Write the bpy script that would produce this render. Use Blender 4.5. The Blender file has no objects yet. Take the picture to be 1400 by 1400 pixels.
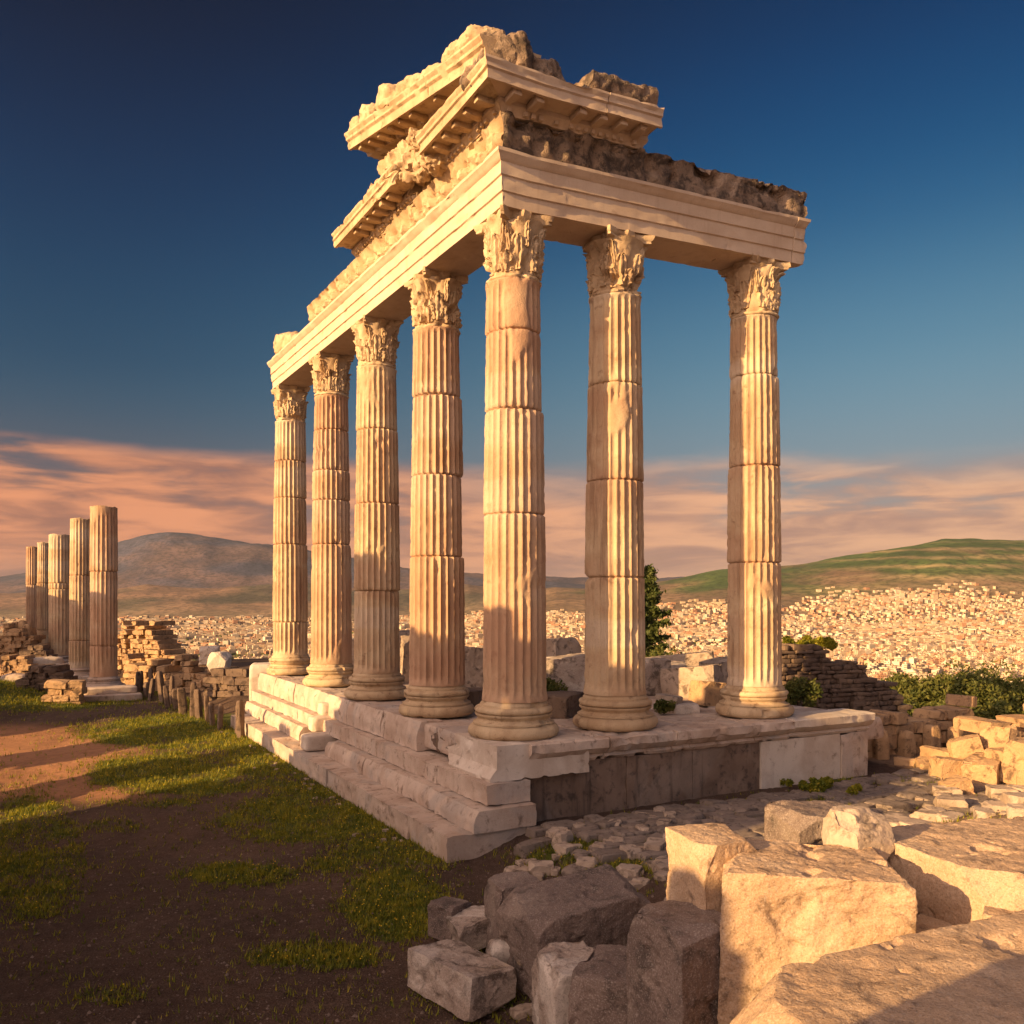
import bpy, bmesh, math, random
import numpy as np
from math import radians, pi, sin, cos, tan, atan2, sqrt

# ------------------------------------------------------------------ camera, world, sun, exposure
sc = bpy.context.scene
COL = sc.collection
F = 1170.0; HOR = 825.0; EYE = 4.17; S = 1.74            # focal length in photo pixels, horizon row, eye height, stylobate height
TH = math.atan(650 / F)
LD = np.array([-sin(TH), cos(TH)]); RD = np.array([cos(TH), sin(TH)])
CC = np.array([0.027, 15.77])                            # corner column
SUN_EL = radians(15)
SUN_T = np.array([0.8154, 0.5789])                         # horizontal direction the light travels in
SUN_N = np.array([-0.5789, 0.8154])

cam = bpy.data.objects.new('camera', bpy.data.cameras.new('camera'))
COL.objects.link(cam); sc.camera = cam
cam.location = (0, 0, EYE); cam.rotation_euler = (pi / 2, 0, 0)
cam.data.sensor_width = 36; cam.data.lens = 36 * F / 1400
cam.data.shift_y = (HOR - 700) / 1400
cam.data.clip_start = 0.05; cam.data.clip_end = 90000

sun = bpy.data.objects.new('sun', bpy.data.lights.new('sun', 'SUN'))
COL.objects.link(sun)
sun.data.energy = 5.0; sun.data.angle = radians(0.5); sun.data.color = (1.0, 0.62, 0.26)
from mathutils import Vector
dvec = Vector((SUN_T[0] * cos(SUN_EL), SUN_T[1] * cos(SUN_EL), -sin(SUN_EL)))
sun.rotation_euler = dvec.to_track_quat('-Z', 'Y').to_euler()

sc.view_settings.view_transform = 'Standard'; sc.view_settings.look = 'None'
sc.view_settings.exposure = 1.05; sc.view_settings.gamma = 1.0
sc.cycles.use_denoising = True
sc.cycles.max_bounces = 5; sc.cycles.diffuse_bounces = 3; sc.cycles.glossy_bounces = 2
sc.cycles.transparent_max_bounces = 6; sc.cycles.volume_bounces = 0

class NT:                                                # tiny node-graph helper
    def __init__(s, tree):
        s.t = tree; s.n = tree.nodes; s.l = tree.links
    def new(s, typ, **kw):
        n = s.n.new(typ)
        for k, v in kw.items(): setattr(n, k, v)
        return n
    def put(s, sock, v):
        if v is None: return
        if isinstance(v, bpy.types.NodeSocket): s.l.new(v, sock)
        elif isinstance(v, (tuple, list)) and len(v) == 3 and sock.type == 'RGBA': sock.default_value = (*v, 1)
        else: sock.default_value = v
    def math(s, op, a, b=0.0, c=None, clamp=False):
        n = s.new('ShaderNodeMath', operation=op, use_clamp=clamp)
        s.put(n.inputs[0], a); s.put(n.inputs[1], b)
        if c is not None: s.put(n.inputs[2], c)
        return n.outputs[0]
    def mix(s, f, a, b, mode='MIX'):
        n = s.new('ShaderNodeMix', data_type='RGBA', blend_type=mode)
        s.put(n.inputs[0], f); s.put(n.inputs[6], a); s.put(n.inputs[7], b)
        return n.outputs[2]
    def noise(s, vec, scale, detail=4, rough=.55, dist=0.0, out=0):
        n = s.new('ShaderNodeTexNoise'); s.put(n.inputs['Vector'], vec)
        n.inputs['Scale'].default_value = scale; n.inputs['Detail'].default_value = detail
        n.inputs['Roughness'].default_value = rough; n.inputs['Distortion'].default_value = dist
        return n.outputs[out]
    def voro(s, vec, scale, feature='F1', out='Distance', rnd=1.0):
        n = s.new('ShaderNodeTexVoronoi', feature=feature); s.put(n.inputs['Vector'], vec)
        n.inputs['Scale'].default_value = scale; n.inputs['Randomness'].default_value = rnd
        return n.outputs[out]
    def ramp(s, f, stops, interp='LINEAR'):
        n = s.new('ShaderNodeValToRGB'); s.put(n.inputs[0], f)
        cr = n.color_ramp; cr.interpolation = interp
        while len(cr.elements) < len(stops): cr.elements.new(.5)
        for e, (p, c) in zip(cr.elements, stops):
            e.position = p
            e.color = (c, c, c, 1) if not isinstance(c, (tuple, list)) else (*c, 1)
        return n.outputs[0]
    def maprange(s, v, a, b, c=0., d=1., typ='SMOOTHSTEP'):
        n = s.new('ShaderNodeMapRange', interpolation_type=typ)
        s.put(n.inputs[0], v)
        for i, x in enumerate((a, b, c, d)): n.inputs[i + 1].default_value = x
        return n.outputs[0]
    def mapping(s, vec, scale=(1, 1, 1), loc=(0, 0, 0)):
        n = s.new('ShaderNodeMapping'); s.put(n.inputs[0], vec)
        n.inputs['Scale'].default_value = scale; n.inputs['Location'].default_value = loc
        return n.outputs[0]

def srgb(r, g, b):
    return tuple(((c / 255) / 12.92 if c / 255 <= .04045 else ((c / 255 + .055) / 1.055) ** 2.4) for c in (r, g, b))

def build_world():
    w = bpy.data.worlds.new('World'); sc.world = w; w.use_nodes = True
    t = NT(w.node_tree); t.n.clear()
    out = t.new('ShaderNodeOutputWorld'); bg = t.new('ShaderNodeBackground')
    t.l.new(bg.outputs[0], out.inputs[0]); bg.inputs[1].default_value = 0.1
    sky = t.new('ShaderNodeTexSky', sky_type='NISHITA'); sky.sun_disc = False
    sky.sun_elevation = SUN_EL
    sky.sun_rotation = atan2(-SUN_T[0], -SUN_T[1])
    sky.air_density = 1.0; sky.dust_density = 1.5; sky.ozone_density = 3.0
    tc = t.new('ShaderNodeTexCoord').outputs['Generated']
    sep = t.new('ShaderNodeSeparateXYZ'); t.l.new(tc, sep.inputs[0])
    x, y, z = sep.outputs
    hz = t.math('SQRT', t.math('ADD', t.math('MULTIPLY', x, x), t.math('MULTIPLY', y, y)))
    el = t.math('DIVIDE', z, t.math('MAXIMUM', hz, .001))                 # tan of the elevation
    # clear-sky colour by elevation, darker towards the sun's side of the view, paler opposite (polarised evening sky)
    def grad(stops):
        return t.ramp(t.math('MULTIPLY', el, 1.25), [(p * 1.25, srgb(*c)) for p, c in stops], 'B_SPLINE')
    gl = grad([(0.0, (158, 104, 84)), (.05, (170, 110, 90)), (.11, (124, 98, 94)), (.17, (66, 90, 108)), (.26, (24, 74, 104)), (.42, (6, 50, 88)), (.58, (2, 29, 60)), (.72, (1, 16, 40))])
    gr = grad([(0.0, (214, 154, 116)), (.05, (204, 154, 122)), (.10, (164, 150, 142)), (.17, (128, 154, 166)), (.28, (94, 142, 166)), (.42, (24, 92, 138)), (.58, (6, 62, 110)), (.72, (2, 42, 80))])
    side = t.maprange(t.math('SUBTRACT', t.math('DIVIDE', x, t.math('MAXIMUM', hz, .001)), 0), -.5, .5)
    g = t.mix(side, gl, gr)
    # layered evening clouds low over the horizon
    cv = t.new('ShaderNodeCombineXYZ')
    t.put(cv.inputs[0], t.math('MULTIPLY', x, 2.2)); t.put(cv.inputs[1], t.math('MULTIPLY', y, 2.2)); t.put(cv.inputs[2], t.math('MULTIPLY', el, 7.5))
    n1 = t.noise(cv.outputs[0], 1.5, 6, .5, .2)
    cv2 = t.mapping(cv.outputs[0], (1, 1, 1.8), (3, 1, 7))
    n2 = t.noise(cv2, 3.2, 7, .55, .4)
    nn = t.math('ADD', t.math('MULTIPLY', n1, .7), t.math('MULTIPLY', n2, .3))
    topl = t.maprange(t.math('ADD', el, t.math('MULTIPLY', t.math('SUBTRACT', n1, .5), .05)), .150, .175, 1, 0)
    topr = t.maprange(t.math('ADD', el, t.math('MULTIPLY', t.math('SUBTRACT', n1, .5), .16)), .105, .185, 1, 0)
    top = t.math('ADD', t.math('MULTIPLY', topl, t.math('SUBTRACT', 1, side)), t.math('MULTIPLY', topr, side))
    wis = t.math('SUBTRACT', nn, t.math('MULTIPLY', side, .03))
    dens = t.math('MULTIPLY', t.maprange(wis, .355, .47), top)
    cl = t.mix(side, t.mix(t.maprange(n2, .35, .65), srgb(168, 112, 92), srgb(240, 156, 110)), t.mix(t.maprange(n2, .35, .65), srgb(188, 144, 124), srgb(242, 184, 142)))
    g = t.mix(t.math('MULTIPLY', dens, .95), g, cl)
    g10 = t.mix(1.0, g, (4.9, 4.9, 4.9), 'MULTIPLY')
    # bright warm sky around the low sun, behind the camera
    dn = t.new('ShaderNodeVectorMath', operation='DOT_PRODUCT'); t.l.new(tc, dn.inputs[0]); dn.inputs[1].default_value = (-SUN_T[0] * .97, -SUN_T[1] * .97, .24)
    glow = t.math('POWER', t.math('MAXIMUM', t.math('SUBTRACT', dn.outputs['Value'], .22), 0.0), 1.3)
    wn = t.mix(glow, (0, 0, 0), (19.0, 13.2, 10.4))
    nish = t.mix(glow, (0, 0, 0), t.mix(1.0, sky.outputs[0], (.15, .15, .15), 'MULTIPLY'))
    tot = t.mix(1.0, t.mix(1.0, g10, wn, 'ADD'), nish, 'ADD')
    dn2 = t.new('ShaderNodeMix', data_type='RGBA')
    below = t.maprange(z, -.02, -.12)
    tot = t.mix(below, tot, (1.2, .85, .65))
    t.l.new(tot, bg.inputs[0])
build_world()

# ------------------------------------------------------------------ numpy noise
_rng = np.random.RandomState(7)
_P = _rng.permutation(256); _P = np.concatenate([_P, _P, _P])
_G = _rng.normal(size=(256, 3)); _G /= np.linalg.norm(_G, axis=1)[:, None]
def perlin(p):
    p = np.asarray(p, float); i = np.floor(p).astype(int); f = p - i; i &= 255
    u = f * f * f * (f * (f * 6 - 15) + 10); r = 0
    for dx in (0, 1):
        for dy in (0, 1):
            for dz in (0, 1):
                h = _P[_P[_P[i[:, 0] + dx] + i[:, 1] + dy] + i[:, 2] + dz]
                g = _G[h]; d = ((f - (dx, dy, dz)) * g).sum(1)
                w = (u[:, 0] if dx else 1 - u[:, 0]) * (u[:, 1] if dy else 1 - u[:, 1]) * (u[:, 2] if dz else 1 - u[:, 2])
                r = r + w * d
    return r * 1.6
def fbm(p, o=4, g=.5):
    p = np.asarray(p, float); a = 1; s = 0; t = 0
    for k in range(o):
        s = s + a * perlin(p * (2 ** k) + k * 17.3); t += a; a *= g
    return s / t
def sst(a, b, x):
    t = np.clip((np.asarray(x, float) - a) / (b - a), 0, 1); return t * t * (3 - 2 * t)

# ------------------------------------------------------------------ mesh + object helpers
def rawmesh(name, V, Fc, sharp=None):
    me = bpy.data.meshes.new(name)
    me.from_pydata(np.asarray(V, float).tolist(), [], Fc if isinstance(Fc, list) else Fc.tolist())
    me.polygons.foreach_set('use_smooth', np.ones(len(me.polygons), bool))
    if sharp is not None: me.set_sharp_from_angle(angle=radians(sharp))
    me.update(); return me
class MB:                                               # collects pieces that end up in ONE mesh
    def __init__(s): s.V = []; s.F = []; s.n = 0; s.C = []
    def add(s, V, Fc, col=None):
        V = np.asarray(V, float); s.V.append(V); k = s.n
        s.F += [tuple(i + k for i in f) for f in (Fc if isinstance(Fc, list) else Fc.tolist())]
        s.n += len(V)
        if col is not None: s.C.append(np.tile(np.array([*col, 1.0]), (len(V), 1)) if np.ndim(col) == 1 else col)
        return s
    def build(s, name, mat, parent=None, loc=(0, 0, 0), rz=0, sharp=35, fixn=True):
        me = rawmesh(name, np.vstack(s.V), s.F, None)
        if fixn:
            b = bmesh.new(); b.from_mesh(me); bmesh.ops.recalc_face_normals(b, faces=b.faces); b.to_mesh(me); b.free()
        if sharp is not None: me.set_sharp_from_angle(angle=radians(sharp))
        if s.C:
            a = me.color_attributes.new('col', 'FLOAT_COLOR', 'POINT'); a.data.foreach_set('color', np.vstack(s.C).ravel())
        return link(name, me, mat, parent, loc, rz)
def link(name, me, mat, parent=None, loc=(0, 0, 0), rz=0):
    o = bpy.data.objects.new(name, me); COL.objects.link(o)
    if mat is not None: me.materials.clear(); me.materials.append(mat)
    o.location = loc; o.rotation_euler = (0, 0, rz)
    if parent is not None: o.parent = parent
    return o
def empty(name, loc=(0, 0, 0), rz=0):
    o = bpy.data.objects.new(name, None); COL.objects.link(o); o.location = loc; o.rotation_euler = (0, 0, rz); return o
def tag(o, label=None, cat=None, group=None, kind=None):
    if label: o['label'] = label
    if cat: o['category'] = cat
    if group: o['group'] = group
    if kind: o['kind'] = kind
    return o
def P(px, py, z):                                       # photo pixel of a point at height z -> world x, y
    d = F * (EYE - z) / (py - HOR); return np.array([(px - 700) / F * d, d])
def PD(px, d): return np.array([(px - 700) / F * d, d])
def ZD(py, d): return EYE - (py - HOR) * d / F
def uv(u, v): return CC + u * LD + v * RD

_cg = {}
def cubegrid(n):
    if n in _cg: return _cg[n]
    idx = {}; V = []; Fc = []
    def vid(a):
        if a not in idx: idx[a] = len(V); V.append(a)
        return idx[a]
    for ax in range(3):
        for sd in (0, n):
            for i in range(n):
                for j in range(n):
                    q = []
                    for (di, dj) in ((0, 0), (1, 0), (1, 1), (0, 1)):
                        a = [0, 0, 0]; a[ax] = sd; a[(ax + 1) % 3] = i + di; a[(ax + 2) % 3] = j + dj; q.append(vid(tuple(a)))
                    Fc.append(tuple(q) if sd else tuple(q[::-1]))
    _cg[n] = (np.array(V) / n * 2 - 1, Fc); return _cg[n]
def rock(size, seed=0, n=14, k=7.0, cuts=5, cutd=(.70, .95), amp=.03, freq=1.5, fine=.008, taper=0.):
    """a worked or broken stone: boxy superellipsoid, flat broken facets, layered noise; base at z=0"""
    r = random.Random(seed); V, Fc = cubegrid(n); V = V.copy()
    nrm = (np.abs(V) ** k).sum(1) ** (1 / k); V = V / nrm[:, None]
    for _ in range(cuts):
        nn = np.array([r.choice((-1, 1)) * r.uniform(.3, 1), r.choice((-1, 1)) * r.uniform(.3, 1), r.choice((-1, 1, 1)) * r.uniform(.2, 1)])
        nn /= np.linalg.norm(nn); lim = np.abs(nn).sum() * r.uniform(*cutd)
        d = V @ nn - lim; V = np.where(d[:, None] > 0, V - d[:, None] * nn, V)
    for _ in range(cuts // 2 + 1):                       # chipped arrises
        nn = np.array([r.choice((-1, 1)) * r.uniform(.6, 1), r.choice((-1, 1)) * r.uniform(.6, 1), r.choice((-1, 1)) * r.uniform(.6, 1)]); nn[r.randrange(3)] *= .15
        nn /= np.linalg.norm(nn); lim = (np.abs(nn).sum() - np.abs(nn).min()) * r.uniform(.86, .97)
        d = V @ nn - lim; V = np.where(d[:, None] > 0, V - d[:, None] * nn, V)
    if taper: V[:, :2] *= (1 - taper * (V[:, 2:3] + 1) / 2)
    sz = np.array(size) / 2; Pw = V * sz
    no = V / np.linalg.norm(V, axis=1)[:, None]
    off = np.array([seed * 3.7, seed * 1.3, seed * 5.1])
    m = min(size)
    d = fbm(Pw * freq / max(m, .2) * .9 + off, 4) * amp * m * 2.0 + fbm(Pw * 9 / max(m, .25) + off, 3) * fine * m * 2.5 - np.abs(fbm(Pw * 3.1 / max(m, .3) + off + 50, 3)) * amp * m * .9
    Pw = Pw + no * d[:, None]; Pw[:, 2] += sz[2]
    return Pw, Fc
def hewn(size, seed=0, cuts=8, depth=(.80, .97), bev=.03, res=.045, amp=.012, freq=3., tilt=.10):
    """a quarried block with real broken faces: planes cut off a box, arrises bevelled, surface roughened; base at z=0"""
    r = random.Random(seed); b = bmesh.new(); bmesh.ops.create_cube(b, size=2.0); sz = np.array(size) / 2
    for v in b.verts: v.co = (v.co.x * sz[0] * (1 + tilt * r.uniform(-1, .2)), v.co.y * sz[1] * (1 + tilt * r.uniform(-1, .2)), v.co.z * sz[2] * (1 + tilt * r.uniform(-.8, .2)))
    for c in range(cuts):
        n = np.array([r.choice((-1, 1)) * r.uniform(.4, 1) for _ in range(3)])
        if c % 2: n[r.randrange(3)] *= .2
        if n[2] < 0 and r.random() < .5: n[2] = -n[2]
        lim = np.abs(n * sz).sum() * r.uniform(*depth); nn = n / np.linalg.norm(n); p = nn * lim / np.linalg.norm(n)
        g = b.verts[:] + b.edges[:] + b.faces[:]
        res_ = bmesh.ops.bisect_plane(b, geom=g, plane_co=p, plane_no=nn, clear_outer=True)
        ed = [e for e in b.edges if e.is_boundary]
        if ed: bmesh.ops.holes_fill(b, edges=ed, sides=0)
    m = min(size); bmesh.ops.bevel(b, geom=b.edges[:], offset=bev * m, segments=2, profile=.6, affect='EDGES', clamp_overlap=True)
    bmesh.ops.triangulate(b, faces=b.faces[:])
    for _ in range(9):
        L = [e for e in b.edges if e.calc_length() > res]
        if not L: break
        bmesh.ops.subdivide_edges(b, edges=L, cuts=1); bmesh.ops.triangulate(b, faces=[f for f in b.faces if len(f.verts) > 3])
        if len(b.verts) > 30000: break
    b.normal_update(); V = np.array([v.co[:] for v in b.verts]); N = np.array([v.normal[:] for v in b.verts]); Fc = [tuple(v.index for v in f.verts) for f in b.faces]; b.free()
    off = seed * 4.1; V0 = V + off
    d = amp * 1.6 * fbm(V0 * freq, 5, .6) - amp * 2.2 * sst(.18, .42, fbm(V0 * freq * .8 + 31, 4)) - amp * .9 * np.abs(fbm(V0 * freq * 2.6 + 77, 3)) + amp * .35 * fbm(V0 * 34, 2)
    V = V + N * d[:, None]; V[:, 2] += sz[2]; return V, Fc
def rotV(V, rz=0, rx=0, ry=0):
    V = np.asarray(V, float)
    if rx: c, s = cos(rx), sin(rx); V = V @ np.array([[1, 0, 0], [0, c, s], [0, -s, c]])
    if ry: c, s = cos(ry), sin(ry); V = V @ np.array([[c, 0, -s], [0, 1, 0], [s, 0, c]])
    if rz: c, s = cos(rz), sin(rz); V = V @ np.array([[c, s, 0], [-s, c, 0], [0, 0, 1]])
    return V
def lathe(prof, nseg, wob=None):
    """prof (r, z) from bottom to top, capped"""
    pr = np.array(prof, float); a = np.linspace(0, 2 * pi, nseg, endpoint=False); m = len(pr)
    V = np.stack([np.outer(pr[:, 0], np.cos(a)), np.outer(pr[:, 0], np.sin(a)), np.repeat(pr[:, 1][:, None], nseg, 1)], -1).reshape(-1, 3)
    Fc = [(i * nseg + j, i * nseg + (j + 1) % nseg, (i + 1) * nseg + (j + 1) % nseg, (i + 1) * nseg + j) for i in range(m - 1) for j in range(nseg)]
    Fc.append(tuple(range(nseg))[::-1]); Fc.append(tuple((m - 1) * nseg + j for j in range(nseg)))
    return V, Fc

# ------------------------------------------------------------------ materials
MAT = {}
def new_mat(name):
    m = bpy.data.materials.new(name); m.use_nodes = True; t = NT(m.node_tree)
    b = t.n['Principled BSDF']; b.inputs['Specular IOR Level'].default_value = .25
    MAT[name] = m; return m, t, b
def coords(t, kind='Object'): return t.new('ShaderNodeTexCoord').outputs[kind]
def bump(t, b, h, strength=.5, dist=.02, prev=None):
    n = t.new('ShaderNodeBump'); n.inputs['Strength'].default_value = strength; n.inputs['Distance'].default_value = dist
    t.put(n.inputs['Height'], h)
    if prev is not None: t.l.new(prev, n.inputs['Normal'])
    t.l.new(n.outputs[0], b.inputs['Normal']); return n.outputs[0]
def stone(name, c1, c2, dark, dark_lo=.52, dark_hi=.68, streak=0., speck=0., scale=1., rough=.85, bstr=.5, bdist=.02, pit=.5, patch=None, patch_amt=.5, band=0.):
    m, t, b = new_mat(name); oi = t.new('ShaderNodeObjectInfo').outputs['Random']
    co = coords(t); va = t.new('ShaderNodeVectorMath', operation='ADD'); t.l.new(co, va.inputs[0])
    cb = t.new('ShaderNodeCombineXYZ')
    for i, k in enumerate((13., 7., 5.)): t.put(cb.inputs[i], t.math('MULTIPLY', oi, k))
    t.l.new(cb.outputs[0], va.inputs[1]); co = va.outputs[0]
    n1 = t.noise(co, 1.1 * scale, 6, .62, .4)
    col = t.mix(t.maprange(n1, .35, .65), c1, c2)
    n2 = t.noise(co, 4.2 * scale, 8, .68, .3)
    col = t.mix(t.maprange(n2, dark_lo, dark_hi, 0, .85), col, dark)
    if band:                                             # every drum or course was cut from stone of its own tint
        nb = t.noise(t.mapping(co, (.02, .02, 1.0)), .75, 1, .5)
        col = t.mix(t.maprange(nb, .42, .60, 0, band), col, (.42, .25, .16))
        col = t.mix(t.maprange(nb, .45, .38, 0, band * .8), col, (.60, .50, .40))
        col = t.mix(t.math('MULTIPLY', t.math('GREATER_THAN', oi, .72), .35), col, (.42, .22, .14))
    if patch:
        n5 = t.noise(co, .9 * scale, 5, .6, .8)
        col = t.mix(t.maprange(n5, .5, .62, 0, patch_amt), col, patch)
    if streak:
        sv = t.mapping(co, (5, 5, .45)); n3 = t.noise(sv, 1.0 * scale, 5, .6)
        col = t.mix(t.maprange(n3, .52, .7, 0, streak), col, dark)
    n4 = t.noise(co, 38 * scale, 3, .7)
    if speck:
        vv = t.noise(co, 75 * scale, 2, .5)
        col = t.mix(t.maprange(vv, .56, .64, 0, speck), col, (.55, .5, .45))
        col = t.mix(t.maprange(vv, .44, .36, 0, speck), col, (.04, .032, .028))
    col = t.mix(t.maprange(n4, .55, .75, 0, .35), col, dark)
    t.l.new(col, b.inputs['Base Color']); b.inputs['Roughness'].default_value = rough
    pv = t.voro(co, 16 * scale, 'F1')
    pits = t.maprange(pv, .0, .35)
    h = t.math('ADD', t.math('MULTIPLY', n2, 1.0), t.math('ADD', t.math('MULTIPLY', n4, .28), t.math('MULTIPLY', pits, .25 * pit)))
    bump(t, b, h, bstr, bdist)
    return m
stone('marble_column', (.56, .43, .28), (.44, .30, .18), (.20, .115, .065), .55, .74, streak=.6, bstr=.7, bdist=.03, band=.5)
stone('marble_warm', (.55, .42, .27), (.43, .30, .18), (.18, .105, .06), .54, .70, streak=.3, bstr=.6, bdist=.03)
stone('marble_fascia', (.60, .47, .35), (.53, .40, .29), (.30, .19, .13), .60, .80, streak=.25, bstr=.35, bdist=.012)
stone('marble_pale', (.66, .58, .50), (.52, .42, .34), (.22, .16, .12), .56, .74, streak=.2, bstr=.5, bdist=.02)
stone('marble_step', (.58, .47, .39), (.44, .33, .26), (.17, .12, .09), .52, .70, streak=.15, bstr=.6, bdist=.025, patch=(.36, .33, .31), patch_amt=.5)
stone('stone_weathered', (.30, .22, .16), (.20, .14, .10), (.055, .042, .035), .44, .60, bstr=1., bdist=.05, pit=1., patch=(.45, .34, .25), patch_amt=.6)
stone('stone_dark_slab', (.17, .115, .085), (.24, .17, .13), (.06, .045, .038), .5, .66, streak=.7, bstr=.6, bdist=.02, patch=(.32, .26, .22), patch_amt=.35)
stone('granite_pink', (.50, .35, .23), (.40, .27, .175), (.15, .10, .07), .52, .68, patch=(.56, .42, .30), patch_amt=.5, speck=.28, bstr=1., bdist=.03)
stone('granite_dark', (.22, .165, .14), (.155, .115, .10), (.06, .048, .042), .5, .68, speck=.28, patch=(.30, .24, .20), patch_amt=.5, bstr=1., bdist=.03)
stone('limestone_block', (.46, .38, .32), (.30, .23, .19), (.10, .075, .06), .48, .62, speck=.3, bstr=.8, bdist=.025, patch=(.62, .55, .49), patch_amt=.8)
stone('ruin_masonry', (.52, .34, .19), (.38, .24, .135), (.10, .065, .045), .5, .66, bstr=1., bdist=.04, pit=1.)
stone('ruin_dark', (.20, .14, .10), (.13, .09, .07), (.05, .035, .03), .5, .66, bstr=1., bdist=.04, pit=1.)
stone('rubble', (.48, .38, .30), (.34, .26, .20), (.10, .075, .06), .5, .66, bstr=.9, bdist=.03)
stone('paving_stone', (.27, .215, .18), (.19, .15, .125), (.08, .06, .05), .5, .66, scale=2, bstr=.8, bdist=.02)

def ground_mat():
    m, t, b = new_mat('earth')
    a = t.new('ShaderNodeAttribute', attribute_name='col')
    r = t.new('ShaderNodeSeparateColor'); t.l.new(a.outputs['Color'], r.inputs[0])
    co = coords(t)
    n1 = t.noise(co, .55, 6, .6, .3); n2 = t.noise(co, 6, 6, .65); n3 = t.noise(co, 42, 4, .7)
    dirt = t.mix(t.maprange(n1, .35, .65), (.105, .063, .043), (.078, .049, .036))
    dirt = t.mix(t.maprange(n2, .45, .7), dirt, (.13, .086, .062))
    dirt = t.mix(t.maprange(n3, .56, .66, 0, .8), dirt, (.21, .155, .12))
    dirt = t.mix(t.maprange(n3, .46, .36, 0, .7), dirt, (.045, .03, .022))
    clay = t.mix(t.maprange(n2, .4, .7), (.40, .20, .105), (.31, .165, .09))
    dirt = t.mix(r.outputs[2], dirt, clay)
    g = t.mix(t.maprange(n2, .35, .65), (.055, .080, .012), (.11, .125, .018))
    g = t.mix(t.maprange(n3, .5, .65, 0, .5), g, (.15, .12, .02))
    gm = t.maprange(t.math('ADD', r.outputs[0], t.math('MULTIPLY', t.math('SUBTRACT', n2, .5), .9)), .35, .6)
    col = t.mix(gm, dirt, g)
    rockc = t.mix(t.maprange(n2, .4, .65), (.34, .225, .15), (.22, .15, .10))
    rockc = t.mix(t.maprange(n3, .54, .66, 0, .6), rockc, (.42, .31, .22))
    rm = t.maprange(t.math('ADD', r.outputs[1], t.math('MULTIPLY', t.math('SUBTRACT', n2, .5), .7)), .4, .6)
    col = t.mix(rm, col, rockc)
    big = t.noise(co, .28, 5, .65, .5); col = t.mix(t.maprange(big, .42, .62, 0, .55), col, t.mix(1., col, (.55, .52, .5), 'MULTIPLY'))
    t.l.new(col, b.inputs['Base Color']); b.inputs['Roughness'].default_value = .95
    peb = t.voro(co, 30, 'F1')
    h = t.math('ADD', t.math('ADD', n3, t.math('MULTIPLY', n2, 1.6)), t.math('MULTIPLY', t.maprange(peb, .5, .1), .5))
    bump(t, b, h, .8, .035)
ground_mat()
def terrain_mat():
    m, t, b = new_mat('far_land')
    a = t.new('ShaderNodeAttribute', attribute_name='col').outputs['Color']
    co = coords(t)
    n1 = t.noise(co, .0022, 8, .62, .5); n2 = t.noise(co, .02, 6, .65)
    c = t.mix(t.maprange(n1, .35, .65, 0, 1), t.mix(1., a, (.72, .72, .72), 'MULTIPLY'), t.mix(1., a, (1.25, 1.2, 1.15), 'MULTIPLY'))
    c = t.mix(t.maprange(n2, .47, .58, 0, .75), c, t.mix(1., a, (.42, .46, .42), 'MULTIPLY'))
    t.l.new(c, b.inputs['Base Color']); b.inputs['Roughness'].default_value = 1
    bump(t, b, t.math('ADD', t.math('MULTIPLY', n1, 60.), t.math('MULTIPLY', n2, 6.)), .5, 1.)
terrain_mat()
def city_mat():
    m, t, b = new_mat('house_wall')
    a = t.new('ShaderNodeAttribute', attribute_name='col').outputs['Color']
    ge = t.new('ShaderNodeNewGeometry'); co = coords(t)
    sep = t.new('ShaderNodeSeparateXYZ'); t.l.new(co, sep.inputs[0])
    nz = t.new('ShaderNodeSeparateXYZ'); t.l.new(ge.outputs['True Normal'], nz.inputs[0])
    hx = t.math('ADD', t.math('MULTIPLY', sep.outputs[0], .8), t.math('MULTIPLY', sep.outputs[1], .6))
    wx = t.math('GREATER_THAN', t.math('FRACT', t.math('MULTIPLY', hx, .33)), .55)
    wz = t.math('GREATER_THAN', t.math('FRACT', t.math('MULTIPLY', sep.outputs[2], .32)), .5)
    side = t.math('LESS_THAN', t.math('ABSOLUTE', nz.outputs[2]), .5)
    w = t.math('MULTIPLY', t.math('MULTIPLY', wx, wz), side)
    c = t.mix(t.math('MULTIPLY', w, .8), a, (.06, .05, .045))
    n = t.noise(co, .15, 4, .6)
    c = t.mix(t.maprange(n, .4, .7, 0, .4), c, t.mix(1., c, (.6, .55, .5), 'MULTIPLY'))
    t.l.new(c, b.inputs['Base Color']); b.inputs['Roughness'].default_value = .9
city_mat()
def leaf_mat(name, c1, c2, c3, trans=.25):
    m, t, b = new_mat(name); co = coords(t)
    n = t.noise(co, 2.2, 4, .6); n2 = t.noise(co, 14, 2, .6)
    c = t.mix(t.maprange(n, .38, .62), c1, c2); c = t.mix(t.maprange(n2, .5, .7), c, c3)
    t.l.new(c, b.inputs['Base Color']); b.inputs['Roughness'].default_value = .6
    if trans:
        tr = t.new('ShaderNodeBsdfTranslucent'); t.l.new(c, tr.inputs[0])
        mx = t.new('ShaderNodeMixShader'); mx.inputs[0].default_value = trans
        o = t.n['Material Output']; t.l.new(b.outputs[0], mx.inputs[1]); t.l.new(tr.outputs[0], mx.inputs[2]); t.l.new(mx.outputs[0], o.inputs[0])
leaf_mat('leaf_conifer', (.05, .075, .02), (.09, .11, .028), (.15, .15, .035))
leaf_mat('leaf_bush', (.07, .095, .022), (.13, .135, .028), (.18, .15, .04))
leaf_mat('leaf_grass', (.11, .14, .014), (.26, .25, .02), (.44, .34, .035), .3)
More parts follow.
